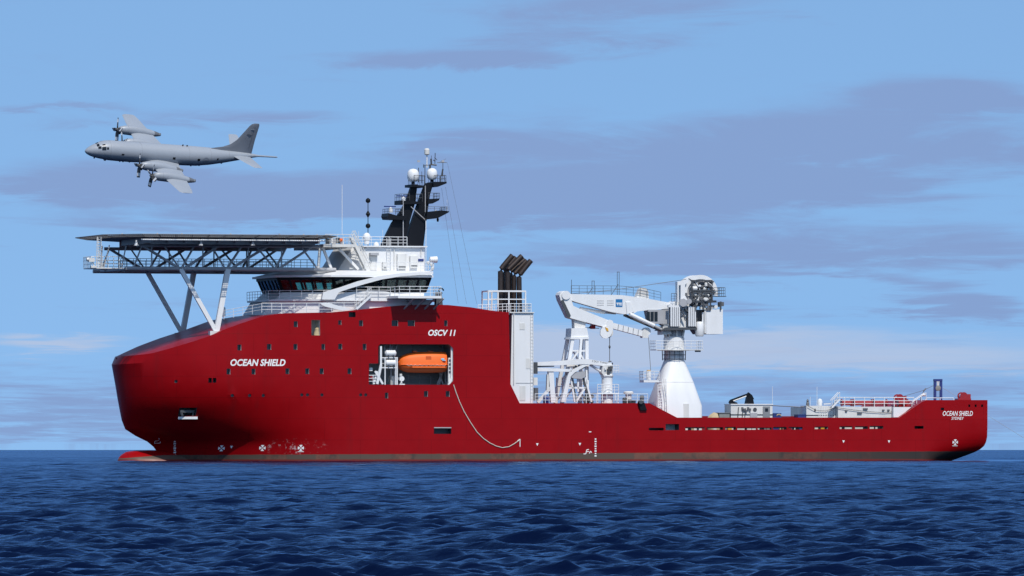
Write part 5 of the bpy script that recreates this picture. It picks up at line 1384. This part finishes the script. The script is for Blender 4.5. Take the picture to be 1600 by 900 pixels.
def deck_crane():
    ly = -9.0; c = P(948.5, 630, ly)
    t = thing('deck_crane', 'smaller white crane with its horizontal boom folded forward beside the lattice tower', 'crane', (c.x, ly, zm))
    q = lambda py: P(948.5, py, ly).z
    MB().lathe([(.75, zm - zm), (.75, q(615) - zm), (.68, q(613) - zm), (.68, q(590) - zm), (.8, q(588) - zm), (.8, q(586) - zm), (.6, q(584) - zm)], (c.x, ly, zm), 'z', 20).build('pedestal', 'white_paint', t)
    MB().side([(942, 571), (957, 570), (957, 586), (944, 588), (940, 582)], ly - .6, ly + .6).build('slew_head', 'white_dirty', t)
    rnd = random.Random(9)
    for k in range(8):
        p = P(rnd.uniform(944, 957), rnd.uniform(574, 584), ly - .7); s = rnd.uniform(.1, .22); MB().box(p.x - s, p.x + s, p.y - .1, p.y + .2, p.z - s, p.z + s).build('valve_block', ('dark_steel', 'machinery', 'white_paint')[k % 3], t)
    MB().rail([(P(955, 584, ly).x, ly - .8, q(583)), (P(964, 584, ly).x, ly - .8, q(583))], .95, 3, .4, .04).build('head_railing', 'white_paint', t)
    zz = q(614)
    pl = MB().box(P(929, 614, ly).x, P(963, 614, ly).x, ly - 1.2, ly + 1.2, zz - .1, zz).build('platform', 'white_paint', t)
    MB().rail([(P(929.5, 614, ly).x, ly - 1.15, zz), (P(962.5, 614, ly).x, ly - 1.15, zz)], 1.05, 3, .5, .04).build('platform_railing', 'white_paint', pl)
    for px in (930, 937, 957, 962): MB().beam((P(px, 620, ly).x, ly - 1.1, zm), (P(px, 620, ly).x, ly - 1.1, zz), .1).build('platform_post', 'white_paint', pl)
    MB().side([(838, 566), (880, 563.5), (905, 561), (922, 561.5), (955, 567), (957, 571), (950, 573), (925, 569.5), (908, 569), (880, 570.5), (838, 571.5)], ly - .45, ly + .45).build('boom', 'white_paint', t)
    MB().side([(838, 574.5), (870, 575.5), (894, 577), (893, 581), (868, 580.5), (838, 580)], ly - .4, ly + .4).build('folded_jib', 'white_paint', t)
    MB().side([(838, 571.5), (866, 571.5), (866, 573), (838, 574)], ly - .3, ly + .3).build('jib_slide', 'dark_steel', t)
    MB().side([(918, 566), (921, 569), (898, 582), (892, 588), (884, 628), (877, 628), (886, 590), (890, 580)], ly - .4, ly + .1).build('boom_crutch', 'white_paint', t)
    MB().tube([P(922, 570, ly), P(944, 584, ly)], .16, 8).build('luffing_cylinder', 'white_paint', t)
    MB().side([(893, 582), (914, 580), (915, 588), (909, 592), (895, 591), (891, 588)], ly - .3, ly + 1.0).build('fuel_drum', 'grey_steel', t)
    for a, b, m in (((894, 590), (900, 628), 'dark_steel'), ((892, 592), (898, 628), 'white_paint'), ((911, 591), (921, 628), 'dark_steel'), ((914, 590), (924, 628), 'white_paint'), ((900, 628), (914, 606), 'white_paint'), ((888, 606), (916, 606), 'white_paint'), ((903, 592), (903, 612), 'white_paint'), ((916, 578), (917, 600), 'white_paint')):
        MB().beam(P(*a, ly + .1), P(*b, ly + .1), .22).build('crutch_strut', m, t)
    for k in range(9):
        p = P(rnd.uniform(896, 914), rnd.uniform(572, 580), ly); s = rnd.uniform(.1, .2); MB().lathe([(s, -s), (s, s)], p, 'y', 10).build('pulley', ('dark_steel', 'machinery')[k % 2], t)
    for k in range(8):
        p = P(rnd.uniform(905, 925), rnd.uniform(619, 628), ly + .5); s = rnd.uniform(.15, .35); MB().lathe([(s, -s), (s, s)], p, 'y', 10).build('deck_valve', ('dark_steel', 'machinery', 'grey_steel')[k % 3], t)
    vs, fs = text_mesh('3 DCV  T-W4.5', .5, .2, .01)
    a, b = P(925, 568, ly - .46), P(949, 568, ly - .46); xs = [v.x for v in vs]; k = (b.x - a.x) / (max(xs) - min(xs))
    MB().add([(a.x + (v.x - min(xs)) * k, ly - .46, P(937, 565.8, ly).z + v.y * k * 1.0 - (v.x - min(xs)) * k * .14 + .12) for v in vs], fs).build('boom_lettering', 'dark_steel', t, smooth=False)
    # pillar with brace that the boom tip rests on
    p = P(861, 630, ly); 
    t2 = thing('boom_crutch_post', 'white braced post under the tip of the small folded crane boom', 'post', (p.x, ly, zm))
    MB().side([(857, 579), (865, 578), (868, 629), (861, 629), (859, 600)], ly - .3, ly + .3).build('pillar', 'white_paint', t2)
    MB().side([(855, 585), (858, 585), (858, 612), (854, 612)], ly - .2, ly + .2).build('pillar_plate', 'white_dirty', t2)
    MB().beam(P(862, 603, ly), P(840, 629, ly), .35).build('brace', 'white_paint', t2)
    t3 = thing('vent_mast', 'pair of slim white vent pipes on the upper deck behind the braced post', 'vent pipe', (P(873, 630, -7).x, -7, zm))
    for px, top in ((870, 590), (879, 590), (869, 604)):
        a = P(px, 630, -7); MB().tube([(a.x, -7, zm), (a.x, -7, P(px, top, -7).z)], .12, 8).build('pipe', 'white_paint', t3)
    MB().beam(P(869, 604, -7), P(880, 604, -7), .12).build('cross_pipe', 'white_paint', t3)
    c = P(853, 620, -9.8)
    single(MB().lathe([(.32, 0), (.36, .1), (.36, .85), (.3, .95), (.08, 1.0)], (c.x, c.y, zm), 'z', 14), 'blue_drum', 'blue_paint', (c.x, c.y, zm), 'blue drum on the upper deck beside the white funnel casing', 'drum')
    c = P(982, 622, -8.5)
    t4 = thing('vent_cowl', 'white mushroom vent standing on the upper deck beyond the railing', 'vent', (c.x, c.y, zm))
    MB().lathe([(.4, 0), (.4, 1.2)], (c.x, c.y, zm), 'z', 12).build('trunk', 'white_dirty', t4); MB().lathe([(.6, 1.15), (.65, 1.35), (.5, 1.5)], (c.x, c.y, zm), 'z', 14).build('cap', 'white_dirty', t4)
deck_crane()

# ------------------------------------------------------------------ working deck gear
def deck_gear():
    def cont(name, label, px0, px1, py, ly0, ly1, col, grp=None):
        a, b = P(px0, py, ly0), P(px1, py, ly0)
        t = thing(name, label, 'container', ((a.x + b.x) / 2, (ly0 + ly1) / 2, DECK_Z), grp)
        body = MB().box(a.x, b.x, ly0, ly1, DECK_Z, a.z).build('body', col, t, smooth=False)
        return t, body, a, b
    t, body, a, b = cont('workshop_container', 'white workshop container with a grey door under the black loader crane', 1142, 1207, 632.5, -8.6, -6, 'white_dirty')
    p, q = P(1192, 653, -8.65), P(1203, 635, -8.65)
    d = MB().box(p.x, q.x, -8.68, -8.6, DECK_Z + .1, q.z).build('door', 'door_grey', t)
    p, q = P(1195.5, 643, -8.7), P(1200, 638, -8.7); MB().box(p.x, q.x, -8.71, -8.68, p.z, q.z).build('door_window', 'dark_glass', d)
    p, q = P(1172, 653, -8.65), P(1183, 645, -8.65); MB().box(p.x, q.x, -8.75, -8.6, p.z, q.z).build('air_conditioner', 'grey_steel', t)
    c = P(1179.5, 640, -8.62); MB().lathe([(.25, -.04), (.2, .02)], c, 'y', 16).build('round_vent', 'dark_steel', t)
    MB().box(a.x, b.x, -8.66, -8.6, P(1170, 648.5, -8.6).z, P(1170, 647.2, -8.6).z).build('side_stripe', 'dark_steel', t)
    MB().box(a.x - .05, b.x + .05, -8.7, -5.9, a.z, a.z + .12).build('roof', 'white_paint', t)
    p = P(1207, 633, -7); MB().tube([p, (p.x, p.y, P(1207, 604, -7).z)], .025, 5).build('whip_aerial', 'white_paint', t)
    for k, px in enumerate((1153, 1160, 1164)):
        p, q = P(px, 652, -8.75), P(px + 1.5, 636 + k, -8.75); MB().tube([p, (p.x + .1, p.y, q.z)], .05, 5).build('pipe', 'dark_steel', t)
    for k in range(5):
        p = P(1160 + k * 3, 638 + (k % 3) * 2, -8.75); MB().box(p.x - .1, p.x + .12, -8.8, -8.6, p.z - .15, p.z + .15).build('wall_fitting', 'machinery', t)
    zt = a.z + .12
    c = P(1168, 632, -7.5)
    t = thing('loader_crane', 'black folded loader crane on the roof of the white workshop container', 'crane', (c.x, -7.5, zt))
    MB().side([(1166, 631.5), (1178.5, 631.5), (1176, 619), (1172, 616), (1168, 621)], -7.9, -7.1).build('base', 'black_paint', t)
    MB().side([(1141, 627), (1142.5, 624.5), (1168, 615), (1171, 617.5), (1146, 628)], -7.8, -7.3).build('boom', 'black_paint', t)
    MB().side([(1140, 629), (1141, 626), (1152, 629), (1153, 632), (1143, 633)], -7.8, -7.3).build('jib', 'black_paint', t)
    MB().tube([P(1146, 626.5, -7.9), P(1166, 619, -7.9)], .07, 6).build('ram', 'white_dirty', t)
    MB().tube([P(1168, 615, -7.6), P(1169, 614, -7.6), P(1174, 618, -7.6), P(1177, 624, -7.6)], .12, 6).build('hose', 'black_paint', t)
    a, b = P(1123.5, 645.5, -8.8), P(1148, 645.5, -8.8)
    t = thing('grey_crate', 'grey canvas covered crate beside the white workshop container', 'crate', ((a.x + b.x) / 2 - .3, -8, DECK_Z))
    MB().prism([(a.x, -8.8), (b.x - .6, -8.8), (b.x - .6, -7), (a.x, -7)], [(a.x + .06, -8.75), (b.x - .66, -8.75), (b.x - .66, -7.05), (a.x + .06, -7.05)], DECK_Z, a.z).build('body', 'canvas_grey', t, smooth=False)
    MB().box(a.x - .04, b.x - .55, -8.84, -6.96, a.z, a.z + .07).build('lid', 'canvas_grey', t)
    rings = []
    for px, hw, hh in ((1107, .2, .2), (1110, .7, .6), (1116, .9, 1.0), (1121, .95, .85), (1123, .6, .4)):
        x = X(px, -8.6); base = P(px, 653.5, -8.6).z
        rings.append([(x, -8.4 - hw * math.cos(u), DECK_Z + (base - DECK_Z + hh * .75) * math.sin(u) ** .6) for u in [math.pi * k / 8 for k in range(9)]])
    c = P(1115, 653, -8.4)
    single(MB().loft(rings), 'tarpaulin_heap', 'canvas_tan', (c.x, -8.4, DECK_Z), 'tan tarpaulin over a low heap at the foot of the crane pedestal', 'tarpaulin')
    def smallbox(name, label, cat, px0, px1, py, ly, m, grp=None):
        a, b = P(px0, py, ly), P(px1, py, ly)
        t = thing(name, label, cat, ((a.x + b.x) / 2, ly + .8, DECK_Z), grp)
        MB().box(a.x, b.x, ly, ly + 1.6, DECK_Z, a.z - .08).build('body', m, t, smooth=False); MB().box(a.x - .04, b.x + .04, ly - .04, ly + 1.64, a.z - .08, a.z).build('lid', m, t)
    smallbox('blue_tool_box', 'dark blue tool box beside the grey door of the workshop container', 'tool box', 1208, 1220.5, 645.5, -8.5, 'blue_paint')
    smallbox('blue_tool_box', 'dark blue tool box in front of the ribbed white container', 'tool box', 1247, 1259, 647.5, -8.5, 'blue_paint')
    smallbox('red_hatch', 'low red hatch box on deck between the two white containers', 'hatch', 1222, 1246, 650.3, -7, 'red_paint')
    smallbox('deck_chest', 'low dark red chest on deck right behind the crane pedestal', 'chest', 1094, 1106, 650, -7.5, 'red_paint')
    c = P(1219, 651, -9)
    single(MB().tube([P(1217 + 3.2 * math.cos(u) + .3 * k, 650 - 2.4 * math.sin(u), -9) for k in range(1) for u in [R(v * 20) for v in range(10)]] , .08, 6), 'hose_loop', 'canvas_tan', P(1217, 652, -9), 'tan hose loop above the bulwark beside the blue tool box', 'hose')
    # ribbed container with dome
    t, body, a, b = cont('control_container', 'ribbed white control container carrying a small dome and whip aerials', 1260, 1309, 634, -8.6, -6.2, 'white_dirty')
    for k in range(11):
        p = P(1279 + k * 2.7, 640, -8.6); MB().box(p.x, p.x + .09, -8.66, -8.6, DECK_Z + .1, a.z - .05).build('rib', 'white_paint', t)
    MB().box(a.x, b.x, -8.64, -8.6, P(1280, 649.5, -8.6).z, P(1280, 648.2, -8.6).z).build('side_stripe', 'dark_steel', t)
    p, q = P(1272.5, 643, -8.65), P(1274.5, 638.5, -8.65); MB().box(p.x, q.x, -8.66, -8.6, p.z, q.z).build('window', 'dark_glass', t)
    c = P(1281, 627, -7.4); MB().lathe([(.25, -.55), (.3, -.3), (.32, 0), (.25, .22), (.02, .35)], c, 'z', 16).build('radome', 'white_paint', t)
    MB().beam((c.x + .5, -7.4, c.z - .35), (c.x + 1.4, -7.4, c.z - .3), .2, .12).build('aerial_bar', 'white_dirty', t)
    for px, top in ((1276.5, 604), (1266, 620)):
        p = P(px, 634, -7.4); MB().tube([p, (p.x, p.y, P(px, top, -7.4).z)], .028, 5).build('whip_aerial', 'white_paint', t)
    c = P(1262, 628, -7.5); MB().lathe([(.22, -.5), (.2, -.1), (.12, 0), (.18, .1), (.06, .35)], c, 'z', 10).build('deck_lamp', 'machinery', t)
    pts = [(1207, 633.5), (1220, 634.5), (1235, 635.2), (1250, 636.2), (1258, 635), (1262, 633)]
    q = [P(a_, b_, -7.6) for a_, b_ in pts]
    single(MB().tube(q, .06, 6), 'deck_cable', 'wire', q[0], 'dark cable slung between the two white deck containers', 'cable')
    pts = [(1262, 634), (1275, 641), (1290, 642), (1302, 638), (1312, 635)]
    q = [P(a_, b_, -8.8) for a_, b_ in pts]
    single(MB().tube(q, .035, 6), 'sagging_cable', 'wire', q[0], 'thin cable sagging along the side of the ribbed container', 'cable')
    # white after platform with rails, part of the ship
    p, q = P(1309.5, 652, -9.6), P(1412, 635.5, -9.6)
    xa = X(1399, NEAR) - .01
    pf = MB().box(p.x, xa, -9.6, 9.6, DECK_Z, q.z).build('after_platform', 'white_dirty', ship)
    MB().side([(1396, 636), (1424, 636), (1405, 652), (1396, 652)], -10.3, -9.7).build('platform_wing', 'white_paint', pf)
    MB().rail([(p.x - .4, -9.5, q.z), (X(1428, -9.5), -9.5, q.z)], 1.15, 3, 1.25, .05).build('platform_railing', 'white_paint', pf)
    for a_, b_ in (((1425, 640), (1447, 625)), ((1300, 637), (1312, 624)), ):
        m = MB(); u, v = P(*a_, -9.8), P(*b_, -9.8)
        for dy in (0, .7): m.beam((u.x, u.y + dy, u.z), (v.x, v.y + dy, v.z), .07, .2).tube([(u.x, u.y + dy, u.z + .9), (v.x, v.y + dy, v.z + .9)], .045)
        for k in range(7):
            w = u.lerp(v, k / 6); m.box(w.x - .12, w.x + .12, w.y, w.y + .7, w.z - .02, w.z + .02)
        for k in range(4):
            w = u.lerp(v, k / 3); m.tube([w, (w.x, w.y, w.z + .9)], .04)
        m.build('stair', 'white_paint', pf)
    for k, (px, py) in enumerate(((1352, 639), (1343, 645.5), (1380, 641), (1388, 641), (1395, 643), (1322, 642))):
        c = P(px, py, -9.65); s = .3 if k < 2 else .14; MB().box(c.x - s, c.x + s, -9.75, -9.6, c.z - .1, c.z + .1).build('wall_fitting', 'machinery', pf)
    q2 = [P(a_, b_, -9.75) for a_, b_ in ((1309, 637), (1330, 640), (1355, 643), (1380, 644.5), (1405, 643), (1422, 639))]
    MB().tube(q2, .035, 5).build('wall_hose', 'wire', pf)
    for k, (x0, x1) in enumerate(((1315, 1330), (1333, 1362), (1365, 1385), (1403, 1418))):
        a_, b_ = P(x0, 635, -6), P(x1, 625.5, -6)
        t = thing('reel_frame', ['short red cable reel behind the white railing nearest the ribbed container', 'longest red cable reel behind the white railing', 'red cable reel behind the railing beside the red winch drum', 'small red cable reel behind the railing near the blue gantry'][k], 'cable reel', ((a_.x + b_.x) / 2, -6, a_.z), 'red reels on the after platform')
        MB().lathe([(.3, a_.x - (a_.x + b_.x) / 2), (.3, b_.x - (a_.x + b_.x) / 2)], ((a_.x + b_.x) / 2, -6, a_.z + .42), 'x', 14).build('drum', 'red_paint', t)
        for xx in (a_.x, b_.x): MB().lathe([(.46, -.05), (.46, .05)], (xx, -6, a_.z + .46), 'x', 16).build('flange', 'red_paint', t)
    for px, ly, lab, zz in ((1404, -4, 'large red winch drum above the white railing of the after platform', P(1404, 635, -4).z), (1504, -9, 'red mooring winch at the stern corner beside the ship name', zs)):
        c = P(px, 622, ly)
        t = thing('winch', lab, 'winch', (c.x, ly, zz), 'red winches at the stern')
        r = .5
        zc_ = max(zz + r, c.z)
        MB().lathe([(r * .62, -.5), (r * .62, .5)], (c.x, ly, zc_), 'y', 18).build('drum', 'pale_blue', t)
        for yy in (-.55, .5): MB().lathe([(r, 0), (r, .08)], (c.x, ly + yy, zc_), 'y', 22).build('flange', 'red_paint', t)
        MB().side([(px - 8, 627), (px - 6, 623), (px - 2, 620.5), (px, 626)], ly - .75, ly - .6).build('guard', 'red_paint', t)
        MB().box(c.x + .2, c.x + .95, ly - .4, ly + .4, zz, zc_ + .25).build('motor', 'red_paint', t)
        MB().box(c.x - .8, c.x + .9, ly - .7, ly + .7, zz, zz + .2).build('bed', 'red_paint', t)
    # blue gantry with sheave
    a_ = P(1465, 625, 0)
    t = thing('stern_gantry', 'dark blue frame gantry with a hanging sheave at the stern', 'gantry', (a_.x, 0, zs))
    for px in (1460.8, 1470.2):
        p = P(px, 625, 0); MB().beam((p.x, 0, zs), (p.x, 0, P(px, 594, 0).z), .26, .3).build('post', 'blue_paint', t)
    MB().beam(P(1458.8, 594, 0), P(1472, 594, 0), .32, .28).build('head_beam', 'blue_paint', t)
    MB().beam(P(1460, 621, 0), P(1471, 621, 0), .2, .16).build('tie_beam', 'blue_paint', t)
    MB().lathe([(.3, -.12), (.36, -.1), (.28, 0), (.36, .1), (.3, .12)], P(1465.5, 606.5, -.1), 'y', 16).build('sheave', 'canvas_grey', t)
    MB().beam(P(1464, 595, -.1), P(1465, 603, -.1), .1, .12).beam(P(1467, 595, -.1), P(1466, 603, -.1), .1, .12).build('hanger', 'white_dirty', t)
    q = [P(1467, 602.5, 0), P(1473, 606, 0), P(1700, 746, 0)]
    single(MB().tube(q, .02, 5), 'tow_cable', 'grey_steel', q[0], 'thin tow cable running from the stern gantry down into the sea', 'cable')
    q = [P(1460, 602, 0), P(1440, 611, -1), P(1412, 619, -4)]
    single(MB().tube(q, .03, 5), 'winch_wire', 'wire', q[0], 'thin wire from the blue gantry to the large red winch drum', 'cable')
    c = P(1443, 622, -5)
    t = thing('deck_davit', 'small dark bent davit leaning beside the blue gantry', 'davit', (P(1439, 626, -5).x, -5, zs))
    MB().tube([P(1438.5, 627, -5), P(1439.5, 619, -5), P(1444, 610, -5), P(1447, 607, -5)], .08, 7).build('arm', 'machinery', t)
    MB().lathe([(.22, -.1), (.3, .05), (.12, .25)], P(1443, 618, -5), 'z', 10).build('lamp', 'white_dirty', t)
    # gear glimpsed through the bulwark slots
    rnd = random.Random(4)
    n = 0
    for a_, b_, c_, d_ in SLOTS[2:13]:
        px = rnd.uniform(a_ + 4, b_ - 5); w = rnd.uniform(4, 9)
        p, q = P(px, 678, -9.3), P(px + w, c_ + 1.0, -9.3)
        m = MB().box(p.x, q.x, -9.3, -8.9, DECK_Z, q.z).build('bulwark_locker', ('canvas_tan', 'white_dirty', 'yellow_paint', 'white_paint', 'canvas_grey')[n % 5], ship); n += 1
    for a_, b_, c_, d_ in SLOTS[2:13]:  # bars and upright pieces added behind the slots to darken them
        p, q = P(a_, d_, -10.2), P(b_, c_, -10.2)
        MB().box(p.x, q.x, -10.25, -10.15, lerp(p.z, q.z, .58), q.z + .1).build('slot_dark_bar', 'dark_steel', ship)
        for k in range(rnd.randint(2, 3)):
            x = lerp(p.x, q.x, rnd.uniform(.05, .85)); MB().box(x, x + rnd.uniform(.12, .4), -10.3, -10.2, p.z - .2, q.z).build('slot_dark_piece', ('dark_steel', 'machinery')[k % 2], ship)
    # black reel standing at the bridge wing end
    c = P(685, 470, -10.3); zz = z_top(X(685, -10.5))
    t = thing('equipment_stand', 'black covered equipment stand at the after end of the bridge wing', 'equipment', (c.x, -10.3, zz))
    MB().prism([(c.x - .45, -10.8), (c.x + .45, -10.8), (c.x + .45, -9.9), (c.x - .45, -9.9)], [(c.x - .35, -10.7), (c.x + .3, -10.7), (c.x + .3, -10), (c.x - .35, -10)], zz - .2, zz + 1.6).build('body', 'dark_steel', t)
    MB().tube([(c.x + .35 + .3 * math.cos(u), -10.3, zz + 1.75 + .3 * math.sin(u)) for u in [R(30 * k) for k in range(11)]], .09, 6).build('hoop', 'black_paint', t)
deck_gear()
